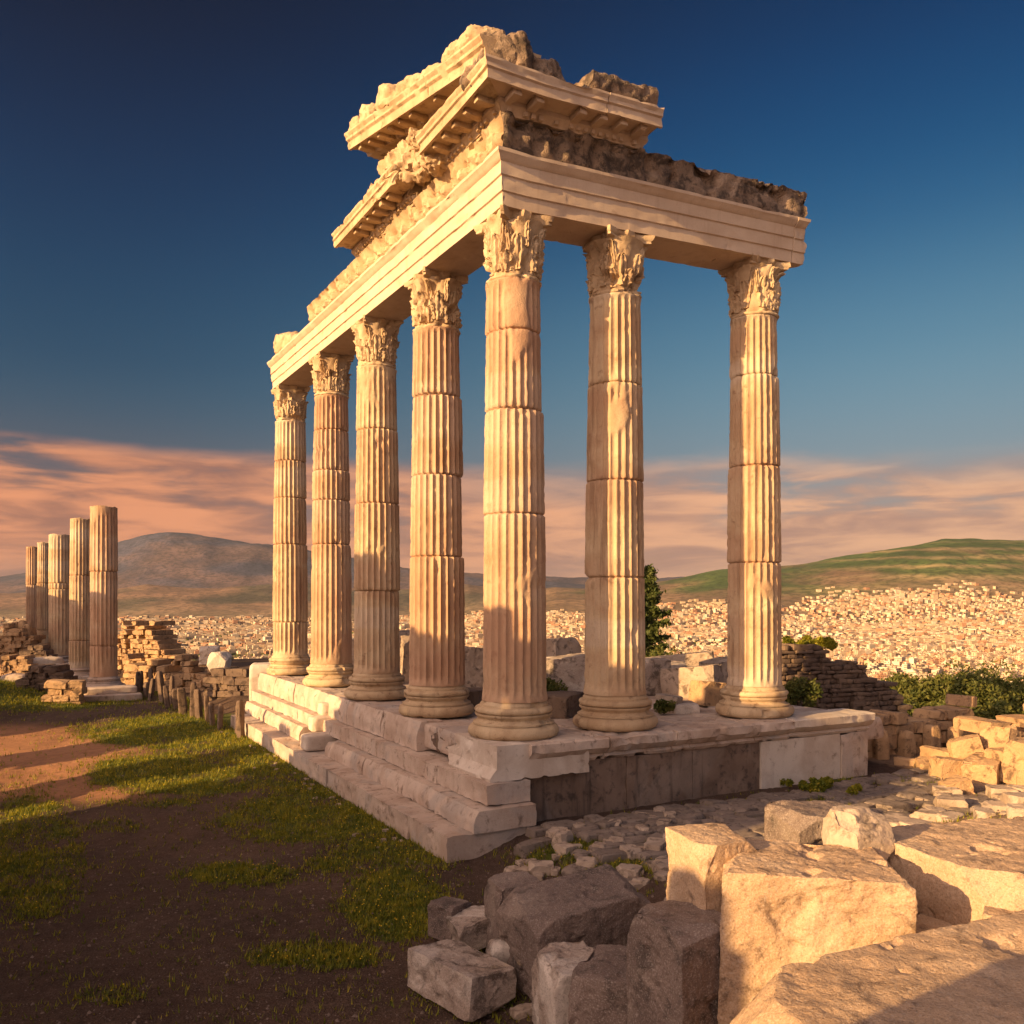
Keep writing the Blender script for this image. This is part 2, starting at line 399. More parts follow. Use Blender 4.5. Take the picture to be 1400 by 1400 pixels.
def flat(name, c, r=.9):
    m, t, b = new_mat(name); n = t.noise(coords(t), 12, 4, .6)
    t.l.new(t.mix(t.maprange(n, .3, .7), tuple(x * .7 for x in c), c), b.inputs['Base Color']); b.inputs['Roughness'].default_value = r
flat('bark', (.10, .065, .04)); flat('petal_yellow', (.75, .50, .03)); flat('pebble_pale', (.24, .18, .145))
M = MAT

# ------------------------------------------------------------------ ground and far land (one height function)
def interp(tab, x):
    t = np.array(tab, float); return np.interp(x, t[:, 0], t[:, 1])
HILL = [(620, 0), (700, 14), (760, 28), (850, 33), (900, 42), (980, 57), (1100, 64), (1200, 82), (1290, 98), (1400, 99), (1600, 108), (2200, 60)]
MOUNT = [(-1500, 30), (-400, 25), (0, 30), (60, 40), (120, 58), (160, 72), (200, 83), (235, 88), (275, 86), (330, 75), (380, 65), (450, 55), (560, 40), (640, 34), (750, 28), (900, 25), (1400, 10)]
FOOT = [(-1500, 20), (-300, 20), (0, 16), (120, 22), (200, 30), (300, 24), (400, 30), (520, 24), (640, 26), (720, 8), (800, 0)]
def height(x, y):
    x = np.asarray(x, float); y = np.asarray(y, float); r = np.hypot(x, y)
    dx = x - CC[0]; dy = y - CC[1]
    u = dx * LD[0] + dy * LD[1]; v = dx * RD[0] + dy * RD[1]
    p3 = np.stack([x, y, 0 * x], -1)
    du = -(u + 1.0)
    foot = .33 * sst(-1.6, -.2, v)
    ramp = sst(2.4, 8.0, du) * 1.35 * sst(-3.9, -.6, v) * (1 - sst(9, 16, v) * .4)
    z = foot + ramp
    # rocky undulation on the right, soft bumps on the grass to the left
    z = z + .10 * fbm(p3 * .35, 4) * sst(-1.5, -6, v) + (.16 * fbm(p3 * 1.1, 4) + .10 * np.abs(fbm(p3 * 2.3 + 5, 3))) * sst(3.0, 5.5, du) * sst(-2.0, .5, v)
    z = z + .03 * fbm(p3 * 1.8, 4) + .018 * sst(.0, .3, fbm(p3 * 5.5 + 8, 3)) * (1 - sst(30, 60, r))
    z = z + 1.5 * np.exp(-(((x + 25.5) / 5.0) ** 2 + ((y - 33) / 7.0) ** 2))      # bank at far left
    z = z - 1.1 * sst(.4, 2.2, (x + 17.0) * .822 + (y - 40) * .569) * sst(24, 28, y) * (1 - sst(-5.5, -3.5, v)) * (1 - sst(38, 42, y))
    z = z - .085 * np.clip(-v - 2.6, 0, 9) * (1 - sst(29, 36, y)) * sst(10, 17, y)
    # the hill top ends and falls away to the plain
    az = np.arctan2(x, np.maximum(y, -1e9)); R0 = 62 - 27 * sst(-.12, .10, az) - 5 * sst(.25, .45, az)
    R0 = R0 + 2.5 * fbm(np.stack([az * 6, az * 0, az * 0], -1), 3)
    drop = np.clip(r - R0, 0, None)
    z = z - 118 * (1 - np.exp(-drop / 130.))
    px = 700 + F * x / np.maximum(y, 1.0)
    inf = sst(300, 900, y)
    hills = interp(HILL, px) / F * 6500 * sst(3300, 6500, y) * (1 - .6 * sst(6500, 9500, y))
    far = np.maximum(interp(MOUNT, px) / F * 12000 * sst(8500, 12000, y) * (1 - .8 * sst(12000, 16000, y)), 0)
    ft = interp(FOOT, px) / F * 7500 * sst(5400, 7500, y) * (1 - .55 * sst(7500, 9000, y))
    q = np.stack([x, y, 0 * x], -1)
    nz = fbm(q / 1500., 5, .55); nf = fbm(q / 3800. + 9, 5, .55)
    ridged = 1 - np.abs(fbm(q / 2600. + 3, 5, .55)) * 2
    z = z + inf * (hills * (1 + .16 * nz) + ft * (1 + .5 * nz) + far * (1 + .10 * nf) + far * .12 * (fbm(q / 1700. + 2, 5, .6)) * sst(8500, 10500, y) + (hills > 5) * 0 + 80 * sst(8000, 11500, y) * (ridged - .6) * sst(5, 200, far) + 118 * sst(3800, 9000, y))
    z = z + inf * 10 * nz * sst(1200, 4000, y)
    return z
def hgt(x, y): return float(height(np.array([x]), np.array([y]))[0])

PATCH = [(330, 1196, 100, 20, 1), (545, 1235, 95, 62, 1), (430, 1308, 110, 24, .8), (420, 1120, 150, 42, .9), (40, 1170, 90, 110, .75), (250, 1058, 170, 36, 1), (270, 1000, 200, 30, 1),
         (60, 950, 170, 28, 1), (150, 1360, 60, 18, .5), (820, 1172, 150, 32, .8), (650, 1345, 100, 50, .7), (1120, 1062, 60, 12, 1), (1130, 1095, 40, 12, .9), (1250, 1068, 60, 10, .7), (150, 1130, 60, 12, .5), (500, 1180, 110, 22, .7), (210, 1098, 90, 8, .7), (1330, 985, 70, 20, .6)]
def masks(x, y):
    yy = np.maximum(y, .5); px = 700 + F * x / yy; py = HOR + F * (EYE - np.clip(height(x, y), -1, 2.5)) / yy
    g = 0 * x
    for cx, cy, rx, ry, s in PATCH:
        g = np.maximum(g, s * (1 - sst(.55, 1.15, np.hypot((px - cx) / rx, (py - cy) / ry))))
    dx = x - CC[0]; dy = y - CC[1]; u = dx * LD[0] + dy * LD[1]; v = dx * RD[0] + dy * RD[1]
    g = np.maximum(g, sst(-4.0, -2.4, v) * (1 - sst(-1.9, -1.5, v)) * sst(-2.5, -.5, u) * .9)
    g = np.maximum(g, .8 * np.exp(-(((x + 25.5) / 6) ** 2 + ((y - 33) / 8) ** 2)))
    g = g * (.65 + .7 * fbm(np.stack([x * .9, y * .9, 0 * x], -1), 4))
    rk = sst(-1.6, .8, v) * sst(3.2, 4.6, -(u + 1)) * (1 - .9 * sst(.3, .8, g))
    rk = np.maximum(rk, sst(9.0, 11, v))
    clay = (1 - sst(140, 250, px)) * sst(985, 1000, py) * (1 - sst(1085, 1105, py)) * (1 - sst(.3, .6, g))
    return np.clip(g, 0, 1), np.clip(rk, 0, 1), clay, px, py

def polar(name, r0, r1, nr, naz, amax, near):
    rr = np.exp(np.linspace(math.log(r0), math.log(r1), nr)); t = np.linspace(-1, 1, naz)
    az = amax * (0.45 * t + .55 * t ** 3) if near is False else amax * (0.5 * t + .5 * t ** 3)
    A, Rr = np.meshgrid(az, rr); x = (Rr * np.sin(A)).ravel(); y = (Rr * np.cos(A)).ravel()
    z = height(x, y); V = np.stack([x, y, z], -1)
    i = np.arange(nr - 1)[:, None] * naz + np.arange(naz - 1)[None, :]
    Fq = np.stack([i, i + 1, i + 1 + naz, i + naz], -1).reshape(-1, 4)
    me = rawmesh(name, V, Fq[:, ::-1])
    return me, x, y, z
me, gx, gy, gz = polar('ground', .7, 140, 420, 560, radians(125), True)
g, rk, clay, _, _ = masks(gx, gy)
a = me.color_attributes.new('col', 'FLOAT_COLOR', 'POINT'); a.data.foreach_set('color', np.stack([g, rk, clay, 0 * g + 1], -1).ravel())
tag(link('ground', me, M['earth']), kind='structure')
me, gx, gy, gz = polar('hills', 139, 26000, 420, 620, radians(75), False)
yy = gy; px = 700 + F * gx / np.maximum(gy, 1)
cg = np.array([.065, .100, .028]); cb = np.array([.20, .135, .085]); cm = np.array([.13, .10, .085]); cp = np.array([.26, .19, .12])
q3 = np.stack([gx, gy, gz * 3], -1)
wh = np.clip(sst(3900, 5200, yy) * (1 - sst(9000, 11000, yy)) * sst(640, 760, px), 0, 1)
terr = .5 + .5 * np.sin(gz / 11. + 2.5 * fbm(q3 / 700., 3)); tm = sst(.62, .9, terr) * sst(1050, 1250, px) * (1 - sst(360, 480, gz)) * .7
fo = sst(-.12, .22, fbm(q3 / 900., 5) + (gz - 130) / 500.)
hc = cb * (1 - fo[:, None]) + cg * fo[:, None]; hc = hc * (1 - tm[:, None]) + np.array([.33, .25, .14]) * tm[:, None]
wm = sst(8300, 9500, yy); wf = sst(5400, 6500, yy) * (1 - sst(640, 760, px))
c = cp[None] * np.ones((len(gx), 1)); c = c * (1 - wh[:, None]) + hc * wh[:, None]
fc = np.array([.23, .145, .10]) * (1 - sst(-.1, .2, fbm(q3 / 1200. + 4, 4)))[:, None] + np.array([.10, .085, .06]) * sst(-.1, .2, fbm(q3 / 1200. + 4, 4))[:, None]
c = c * (1 - wf[:, None]) + fc * wf[:, None]; mv = sst(-.2, .2, fbm(q3 / 1500. + 8, 5, .6))[:, None]; cmv = np.array([.066, .066, .102]) * mv + np.array([.145, .10, .10]) * (1 - mv); c = c * (1 - wm[:, None]) + cmv * wm[:, None]  # mountain: bluish tone with a sunlit tone painted in by noise
snow = sst(.0, .1, fbm(q3 / 260., 3)) * (px < 240) * (px > 222) * 0
c = c * (1 - snow[:, None]) + np.array([.7, .68, .66]) * snow[:, None]
a = me.color_attributes.new('col', 'FLOAT_COLOR', 'POINT'); a.data.foreach_set('color', np.hstack([c, np.ones((len(c), 1))]).ravel())
tag(link('hills', me, M['far_land']), kind='structure')

# haze between the hill top and the mountains
HZ = 1.6e-5
hv, hf = cubegrid(1); hzt = float(gz.max()) + 25; hzb = float(gz.min()) - 1; hv = hv * np.array([27000, 14800, (hzt - hzb) / 2]) + np.array([0, 11800, (hzt + hzb) / 2]); print('haze top', hzt, hzb)
hm = bpy.data.materials.new('haze'); hm.use_nodes = True; ht = NT(hm.node_tree); ht.n.clear()
ho = ht.new('ShaderNodeOutputMaterial'); pv = ht.new('ShaderNodeVolumePrincipled'); ht.l.new(pv.outputs[0], ho.inputs['Volume'])
pv.inputs['Color'].default_value = (.40, .47, .60, 1); pv.inputs['Density'].default_value = HZ; pv.inputs['Anisotropy'].default_value = .1
tag(link('haze', rawmesh('haze', hv, hf), hm), kind='stuff')

# ------------------------------------------------------------------ temple
temple = empty('ruined_temple', (CC[0], CC[1], 0), TH)          # local x = v (right row), local y = u (left row)
tag(temple, 'ruined marble temple corner with seven tall fluted columns standing on a stepped platform', 'temple')
ZT = 11.20
def lift(u, v): return .026 * np.maximum(u, 0) + .055 * np.maximum(v, 0)

def shaft_mesh(H, r0, r1, joints, seed, nf=24, per=7, dz=.06):
    """fluted shaft of stacked drums; joints = heights between drums (0..H)"""
    off = seed * 11.7; zs = [0.0]
    js = [0.0] + list(joints) + [H]
    for a, b in zip(js[:-1], js[1:]):
        inner = list(np.linspace(a + .035, b - .035, max(3, int((b - a) / dz))))
        zs += [a + .008, a + .018] + inner + [b - .018, b - .008] if a > 0 else [a + .01] + inner + [b - .018, b - .008]
        zs.append(b)
    zs = np.array(sorted(set(zs))); na = nf * per; th = np.linspace(0, 2 * pi, na, endpoint=False)
    Z, T = np.meshgrid(zs, th, indexing='ij'); Zf = Z.ravel(); Tf = T.ravel()
    di = np.clip(np.searchsorted(np.array(js), Zf + 1e-6, side='right') - 1, 0, len(js) - 2)
    rs = np.random.RandomState(seed); nd = len(js) - 1
    dr = 1 + rs.uniform(-.022, .03, nd); ox = rs.uniform(-.02, .02, nd); oy = rs.uniform(-.02, .02, nd); ph = rs.uniform(-.05, .05, nd)
    t = Zf / H; r = (r0 + (r1 - r0) * t + .018 * np.sin(pi * t)) * dr[di]
    cyl = np.stack([np.cos(Tf) * r, np.sin(Tf) * r, Zf], -1); q = cyl + off
    fl = np.abs(np.sin((Tf + ph[di]) * nf / 2)) ** .75                     # 0 at an arris, 1 in the flute
    wear = fbm(q * np.array([.9, .9, .55]), 3); wear2 = fbm(q * 2.4 + 30, 4)
    famp = np.clip(1 - sst(.24, .36, wear + .22 * wear2), 0, 1)            # worn or re-cut areas without flutes
    bottom = sst(.03, .20, Zf); topf = sst(.02, .12, H - Zf)
    depth = .062 * famp * bottom * topf
    rr = r - depth * fl - (1 - famp) * .012
    jd = np.min(np.abs(Zf[:, None] - np.array(list(joints) + [-9.])[None]), 1)
    rr -= .045 * np.exp(-(jd / .016) ** 2)
    ch = sst(.02, .34, fbm(q * 3.0 + 60, 3) - .9 * jd / .35); rr -= ch * .05 * (jd < .4)
    chip = sst(.34, .50, fbm(q * 2.1 + 90, 4)); rr -= chip * .035
    rr += .010 * fbm(q * 7, 3) + .004 * fbm(q * 22, 2)
    arr = sst(.1, .5, fbm(q * 6.5 + 40, 3)); rr -= arr * .02 * (1 - fl) * famp
    V = np.stack([np.cos(Tf) * rr + ox[di], np.sin(Tf) * rr + oy[di], Zf], -1)
    m = len(zs); i = np.arange(m - 1)[:, None] * na; j = np.arange(na)[None]; j2 = (j + 1) % na
    Fq = np.stack([i + j, i + j2, i + na + j2, i + na + j], -1).reshape(-1, 4).tolist()
    Fq.append([(m - 1) * na + k for k in range(na)])
    Fq.append(list(range(na))[::-1])
    return V, Fq
def dense(pr, mx=.05):
    out = []
    for (a, b) in zip(pr[:-1], pr[1:]):
        n = max(1, int(math.hypot(b[0] - a[0], b[1] - a[1]) / mx))
        out += [(a[0] + (b[0] - a[0]) * k / n, a[1] + (b[1] - a[1]) * k / n) for k in range(n)]
    return out + [pr[-1]]
def torus_prof(r, z0, z1, bulge, n=8):
    return [(r + bulge * sin(pi * k / n), z0 + (z1 - z0) * (1 - cos(pi * k / n)) / 2) for k in range(n + 1)]
def base_mesh(seed, sc_=1.0, nseg=96, amp=.018):
    pr = [(.72, 0)] + torus_prof(.76, .0, .24, .13) + [(.80, .245), (.80, .275)] + [(.78 - .075 * sin(pi * k / 6), .275 + .13 * k / 6) for k in range(1, 6)] + [(.76, .41), (.76, .435)] + torus_prof(.70, .435, .56, .07) + [(.68, .565), (.68, .60), (.64, .64), (.612, .69)]
    V, Fc = lathe(dense(pr, .04), nseg); q = V + seed * 7.1
    rad = V[:, :2] / np.maximum(np.linalg.norm(V[:, :2], axis=1), .01)[:, None]
    d = amp * fbm(q * 4, 4) * 1.4 - .09 * sst(.2, .45, fbm(q * 1.7 + 7, 3)) - .01
    V[:, :2] += rad * d[:, None]
    V[:, :2] *= .95; return V * sc_, Fc
def capital(seed, H=1.2, r=.465, amp=.02):
    b = MB(); rs = random.Random(seed)
    pr = [(r + .015, 0)] + torus_prof(r + .01, 0, .075, .04, 6) + [(r, .08), (r, .10), (r + .01, .4), (r + .03, .7), (r + .06, .93), (r + .12, H - .15)]
    V, Fc = lathe(dense(pr, .05), 72); b.add(V, Fc)
    def leaf(ang, z0, h, w, out, r0, lean=0):
        nu, nv = 9, 12; top = []; 
        for j in range(nv + 1):
            t = j / nv
            rad = r0 + .035 + .03 * t + out * max(0, t - .5) ** 2 * 1.5
            zz = z0 + h * (t - 1.1 * max(0, t - .82) ** 1.2)
            ww = w * (.78 + .45 * sin(pi * min(1, t * .95))) * (1 - .65 * max(0, t - .7) / .3) * (1 - .20 * abs(sin(4.2 * pi * t)))
            row = []
            for i in range(nu + 1):
                s = i / nu * 2 - 1
                rr = rad - .05 * s * s + .026 * cos(s * 3 * pi) + .012 * sin(t * 30 + s * 5)
                a = ang + lean * t + s * ww / (2 * (r0 + .08))
                row.append((rr * cos(a), rr * sin(a), zz + .03 * abs(s)))
            top.append(row)
        A = np.array(top).reshape(-1, 3); B = A.copy(); rad = np.linalg.norm(A[:, :2], axis=1); B[:, :2] *= ((rad - .055) / rad)[:, None]
        n = len(A); W = nu + 1; Fq = []
        for j in range(nv):
            for i in range(nu):
                k = j * W + i; Fq.append((k, k + 1, k + 1 + W, k + W)); Fq.append((n + k, n + k + W, n + k + 1 + W, n + k + 1))
        for j in range(nv):
            for i in (0, nu):
                k = j * W + i; Fq.append((k, k + W, n + k + W, n + k))
        for i in range(nu):
            for j in (0, nv):
                k = j * W + i; Fq.append((k, k + 1, n + k + 1, n + k))
        b.add(np.vstack([A, B]), Fq)
    for k in range(8):
        if rs.random() > .08: leaf(k * pi / 4, .10, .42 * rs.uniform(.85, 1.05), .36, .14 * rs.uniform(.4, 1.1), r)
    for k in range(8):
        if rs.random() > .08: leaf(k * pi / 4 + pi / 8, .14, .72 * rs.uniform(.85, 1.03), .32, .16 * rs.uniform(.4, 1.1), r + .015)
    for k in range(4):
        for sg in (-1, 1): leaf(k * pi / 2 + pi / 4 + sg * .17, .45, .60, .15, .24 * rs.uniform(.3, 1.05), r + .03, -sg * .13)
        if rs.random() > .3: leaf(k * pi / 2, .55, .50, .16, .08, r + .04)
    # abacus with hollow sides and cut corners
    n = 14; ring = []
    for k in range(4):
        a0 = k * pi / 2 - pi / 4
        c0 = np.array([cos(a0), sin(a0)]) * .84; c1 = np.array([cos(a0 + pi / 2), sin(a0 + pi / 2)]) * .84
        e = (c1 - c0) / np.linalg.norm(c1 - c0); nn = np.array([cos(a0 + pi / 4), sin(a0 + pi / 4)])
        for j in range(n + 1):
            t = .06 + .88 * j / n; p = c0 + (c1 - c0) * t - nn * .16 * sin(pi * t)
            if abs(t - .5) < .09: p = p + nn * .09
            ring.append(p)
    ring = np.array(ring); lv = [(H - .17, .86), (H - .155, .93), (H - .11, .93), (H - .095, .97), (H - .03, 1.0), (H, .99)]
    V = np.vstack([np.hstack([ring * s, np.full((len(ring), 1), z)]) for z, s in lv]); m = len(ring)
    Fq = [(i * m + j, i * m + (j + 1) % m, (i + 1) * m + (j + 1) % m, (i + 1) * m + j) for i in range(len(lv) - 1) for j in range(m)]
    Fq += [tuple(range(m))[::-1], tuple((len(lv) - 1) * m + j for j in range(m))]
    b.add(V, Fq)
    for i, V in enumerate(b.V):
        q = V + seed * 5.3; no = V / np.maximum(np.linalg.norm(V[:, :2], axis=1), .05)[:, None]; no[:, 2] = 0
        d = amp * fbm(q * 9, 4) * 2.6 - .12 * sst(.08, .38, fbm(q * 2.3 + 3, 3))
        V[:, :] = V + no * d[:, None] * (1 if i == 0 else 1.25)
        V[:, 2] += .010 * fbm(q * 5 + 9, 2)
    return b
COLS = [  # u, v, joints in photo rows, label
    (0, 0, (460, 565, 705), 'corner column'), (3.46, 0, (545, 652, 762), ''), (7.25, 0, (590, 690, 808), ''), (11.15, 0, (590, 645, 685, 745), ''), (15.85, 0, (632, 682, 745, 850), ''),
    (0, 2.30, (530, 660, 790), ''), (0, 6.02, (518, 640, 770), '')]
for k, (u, v, jy, lb) in enumerate(COLS):
    H = ZT + float(lift(u, v)) - S; bh = .66; chh = 1.2
    dd = (CC + u * LD + v * RD)[1]
    jz = sorted([ZD(y, dd) - S - bh for y in jy])
    V, Fq = shaft_mesh(H - bh - chh, .60, .505, jz, 3 + k)
    me = rawmesh('column', V, Fq, 50)
    c = link('column', me, M['marble_column'], temple, (v, u, S + bh))
    V, Fq = base_mesh(k + 1); MB().add(V, Fq).build('column_base', M['marble_warm'], c, (0, 0, -bh), sharp=40)
    capital(k + 5).build('capital', M['marble_warm'], c, (0, 0, H - bh - chh), sharp=45)
    c['label'] = ['corner column of the temple, nearest and tallest', 'second fluted column of the long row from the corner', 'middle fluted column of the long row', 'fourth fluted column of the long row from the corner', 'farthest fluted column of the long row',
                  'fluted column of the short row next to the corner', 'end column of the short row under the broken architrave'][k]

def sweep(prof, s0, s1, side, step=.08, mit0=0, mit1=0, amp=.008, freq=3., seed=0, rag0=0, rag1=0, carve=None, dmax=.05, lifted=True, chip=.0, cracks=(), slope=0.):
    """prof closed (out, z) polygon; side 'L' (x=-out, y=s) or 'R' (x=s, y=-out)"""
    pr = np.array(dense(list(prof) + [prof[0]], dmax)[:-1]); m = len(pr)
    nx = np.roll(pr, -1, 0) - np.roll(pr, 1, 0); nrm = np.stack([nx[:, 1], -nx[:, 0]], -1); nrm /= np.maximum(np.linalg.norm(nrm, axis=1), 1e-6)[:, None]
    area = .5 * np.sum(pr[:, 0] * np.roll(pr[:, 1], -1) - np.roll(pr[:, 0], -1) * pr[:, 1])
    if area < 0: nrm = -nrm
    n = max(2, int((s1 - s0) / step)); t = np.linspace(0, 1, n + 1)
    extra = []
    for cpos in cracks:
        f = (cpos - s0) / (s1 - s0); w = .012 / (s1 - s0); extra += [f - w, f - w * .3, f + w * .3, f + w]
    t = np.array(sorted(set(t.tolist() + extra))); n = len(t) - 1
    Tt, K = np.meshgrid(t, np.arange(m), indexing='ij'); Tt = Tt.ravel(); K = K.ravel(); o = pr[K, 0]; z = pr[K, 1]
    a = s0 + mit0 * o + rag0 * fbm(np.stack([o * 4, z * 4, 0 * o + seed], -1), 3); b_ = s1 + mit1 * o + rag1 * fbm(np.stack([o * 4, z * 4, 0 * o + seed + 5], -1), 3)
    s = a + (b_ - a) * Tt
    q = np.stack([o, s, z], -1) + seed * 3.3
    d = amp * fbm(q * freq, 4) * 1.5
    if chip: d = d - chip * sst(.12, .4, fbm(q * 1.6 + 20, 4)) - chip * .6 * sst(.2, .4, fbm(q * 4.1 + 50, 3))
    if carve is not None: d = d + carve(s, o, z, q)
    for cpos in cracks: d = d - .02 * (np.abs(s - cpos) < .009)
    o = o + nrm[K, 0] * d; z = z + nrm[K, 1] * d + slope * (s - s0)
    if side == 'L': V = np.stack([-o, s, z + (lift(s, 0 * s) if lifted else 0)], -1)
    else: V = np.stack([s, -o, z + (lift(0 * s, s) if lifted else 0)], -1)
    j2 = lambda j: (j + 1) % m
    Fq = [(i * m + j, i * m + j2(j), (i + 1) * m + j2(j), (i + 1) * m + j) for i in range(n) for j in range(m)]
    Fq += [tuple(range(m)), tuple(n * m + j for j in range(m))]
    return V, Fq
def prt(name, mb, mat, sharp=35, label=None):
    o = mb.build(name, M[mat], temple, sharp=sharp)
    if label: o['label'] = label
    return o

# architrave: three fasciae and a crowning moulding
AR = [(-.50, ZT), (.50, ZT), (.50, ZT + .235), (.535, ZT + .25), (.535, ZT + .50), (.57, ZT + .515), (.57, ZT + .74), (.60, ZT + .76), (.66, ZT + .84), (.68, ZT + .86), (.68, ZT + .92), (-.55, ZT + .92)]
V, Fq = sweep(AR, 0, 16.35, 'L', .12, mit0=-1, amp=.006, seed=1, rag1=.25, chip=.035, cracks=(3.5, 7.2, 11.1, 14.6), dmax=.045)
prt('architrave', MB().add(V, Fq), 'marble_fascia')
V, Fq = sweep(AR, 0, 6.62, 'R', .1, mit0=-1, amp=.006, seed=2, rag1=.03, chip=.02, cracks=(1.25, 2.55, 4.9), dmax=.045)
V2, Fq2 = sweep([(o * 1.02, z - .01) for o, z in AR], 6.64, 7.0, 'R', .06, amp=.01, seed=3, rag1=.12, chip=.06)
prt('architrave', MB().add(V, Fq).add(V2, Fq2), 'marble_fascia')
Z1 = ZT + .92
# frieze: carved on the long side, pitted and eroded on the short side
def carveL(s, o, z, q):
    f = sst(.42, .49, o) * sst(Z1 + .02, Z1 + .10, z) * (1 - sst(Z1 + .58, Z1 + .63, z))
    zz = (z - Z1 - .05) / .52; cell = np.floor(s / .74); w = (s / .74 - cell - .5) * 2; lob = np.abs(w)
    head = sst(.52, .30, np.hypot(w * 1.15, (zz - .42) * 1.9)) * .13
    fan = sst(.30, .05, np.abs(lob - .82)) * (.09 * (.6 + .4 * np.cos(zz * 22)))
    ring = -.11 * sst(.14, .02, np.abs(np.hypot(w, (zz - .42) * 1.7) - .62))
    return f * (head + fan + ring - .03 + .03 * fbm(q * 6, 3) - .08 * sst(.2, .45, fbm(q * 2.2 + 70, 3)))
FR = [(-.45, Z1), (.54, Z1), (.54, Z1 + .05), (.50, Z1 + .08), (.50, Z1 + .52), (.55, Z1 + .58), (.58, Z1 + .66), (-.45, Z1 + .66)]
V, Fq = sweep(FR, 0, 11.7, 'L', .05, mit0=-1, amp=.012, freq=5, seed=4, rag1=.35, chip=.05, carve=carveL, cracks=(2.1, 4.4, 6.9, 9.2))
prt('frieze', MB().add(V, Fq), 'marble_warm', 40)
def carveR(s, o, z, q):
    f = sst(.3, .44, o)
    nearc = 1 - sst(2.2, 3.2, s)
    flu = (.04 * np.cos(s * 2 * pi / .42) * sst(Z1 + .08, Z1 + .2, z)) * nearc
    top = sst(Z1 + .50, Z1 + .64, z) * (1 - nearc)
    return f * (flu + .07 * fbm(q * 3.5, 4) - .14 * sst(.05, .35, fbm(q * 2.0 + 11, 4)) * (1 - .5 * nearc)) + top * .08 * fbm(q * 2.2 + 5, 4) - top * .01
V, Fq = sweep(FR, 0, 7.05, 'R', .05, mit0=-1, amp=.02, freq=5, seed=5, rag1=.3, carve=carveR, dmax=.04)
prt('frieze', MB().add(V, Fq), 'stone_weathered', 40, 'dark weathered frieze with pitted stone')
Z2 = Z1 + .66
# horizontal cornice: bed moulding, brackets, corona, gutter moulding
CR = [(-.30, Z2), (.56, Z2), (.60, Z2 + .06), (.68, Z2 + .12), (.68, Z2 + .20), (1.06, Z2 + .21), (1.06, Z2 + .16), (1.12, Z2 + .16), (1.12, Z2 + .32), (1.16, Z2 + .34), (1.16, Z2 + .40), (1.20, Z2 + .45), (1.20, Z2 + .49), (-.30, Z2 + .49)]
def brackets(mb, s0, s1, side, z, n, seed, o0=.66, o1=1.02, h=.14, w=.17, slope=0.):
    for k in range(n):
        s = s0 + (s1 - s0) * (k + .5) / n; R_ = random.Random(seed + k)
        if R_.random() < .15: continue
        V, Fq = rock((o1 - o0, w, h), seed + k, 6, 14, 4, (.6, .95), amp=.05, fine=.02)
        if side == 'L': V = np.stack([-(V[:, 0] + (o0 + o1) / 2), V[:, 1] + s, V[:, 2] + z - h + .03 + float(lift(s, 0)) + slope * (s - s0)], -1)
        else: V = np.stack([V[:, 1] + s, -(V[:, 0] + (o0 + o1) / 2), V[:, 2] + z - h + .03 + float(lift(0, s))], -1)
        mb.add(V, Fq)
def dentils(mb, s0, s1, side, z, o, pitch=.16, slope=0.):
    n = int((s1 - s0) / pitch)
    for k in range(n):
        s = s0 + pitch * (k + .5); R_ = random.Random(int(s * 997))
        if R_.random() < .2: continue
        V, Fq = rock((.10, .09, .10), k, 2, 6, 0, amp=.05)
        if side == 'L': V = np.stack([-(V[:, 0] + o), V[:, 1] + s, V[:, 2] + z + float(lift(s, 0)) + slope * (s - s0)], -1)
        else: V = np.stack([V[:, 1] + s, -(V[:, 0] + o), V[:, 2] + z + float(lift(0, s))], -1)
        mb.add(V, Fq)
mb = MB(); V, Fq = sweep(CR, 0, 1.75, 'L', .06, mit0=-1, amp=.008, seed=6, rag1=.25, chip=.03); mb.add(V, Fq)
brackets(mb, -.7, 1.6, 'L', Z2 + .21, 5, 50); dentils(mb, -.5, 1.6, 'L', Z2 + .02, .60)
prt('cornice', mb, 'marble_warm')
mb = MB(); V, Fq = sweep(CR, 3.15, 7.25, 'L', .06, amp=.012, seed=7, rag0=.9, rag1=.2, chip=.06); mb.add(V, Fq)
brackets(mb, 3.6, 7.1, 'L', Z2 + .21, 8, 60); dentils(mb, 3.4, 7.1, 'L', Z2 + .02, .60)
prt('cornice', mb, 'marble_warm', label='broken length of cornice past the gap on the long side')
mb = MB(); V, Fq = sweep(CR, 0, 1.30, 'R', .06, mit0=-1, amp=.01, seed=8, rag1=.02, chip=.04); mb.add(V, Fq)
V, Fq = sweep([(o * 1.01, z + .004) for o, z in CR], 1.32, 2.55, 'R', .06, amp=.01, seed=9, rag1=.12, chip=.04); mb.add(V, Fq)
brackets(mb, -.7, 2.45, 'R', Z2 + .21, 7, 70); dentils(mb, -.5, 2.4, 'R', Z2 + .02, .60)
prt('cornice', mb, 'marble_fascia')
Z3 = Z2 + .49
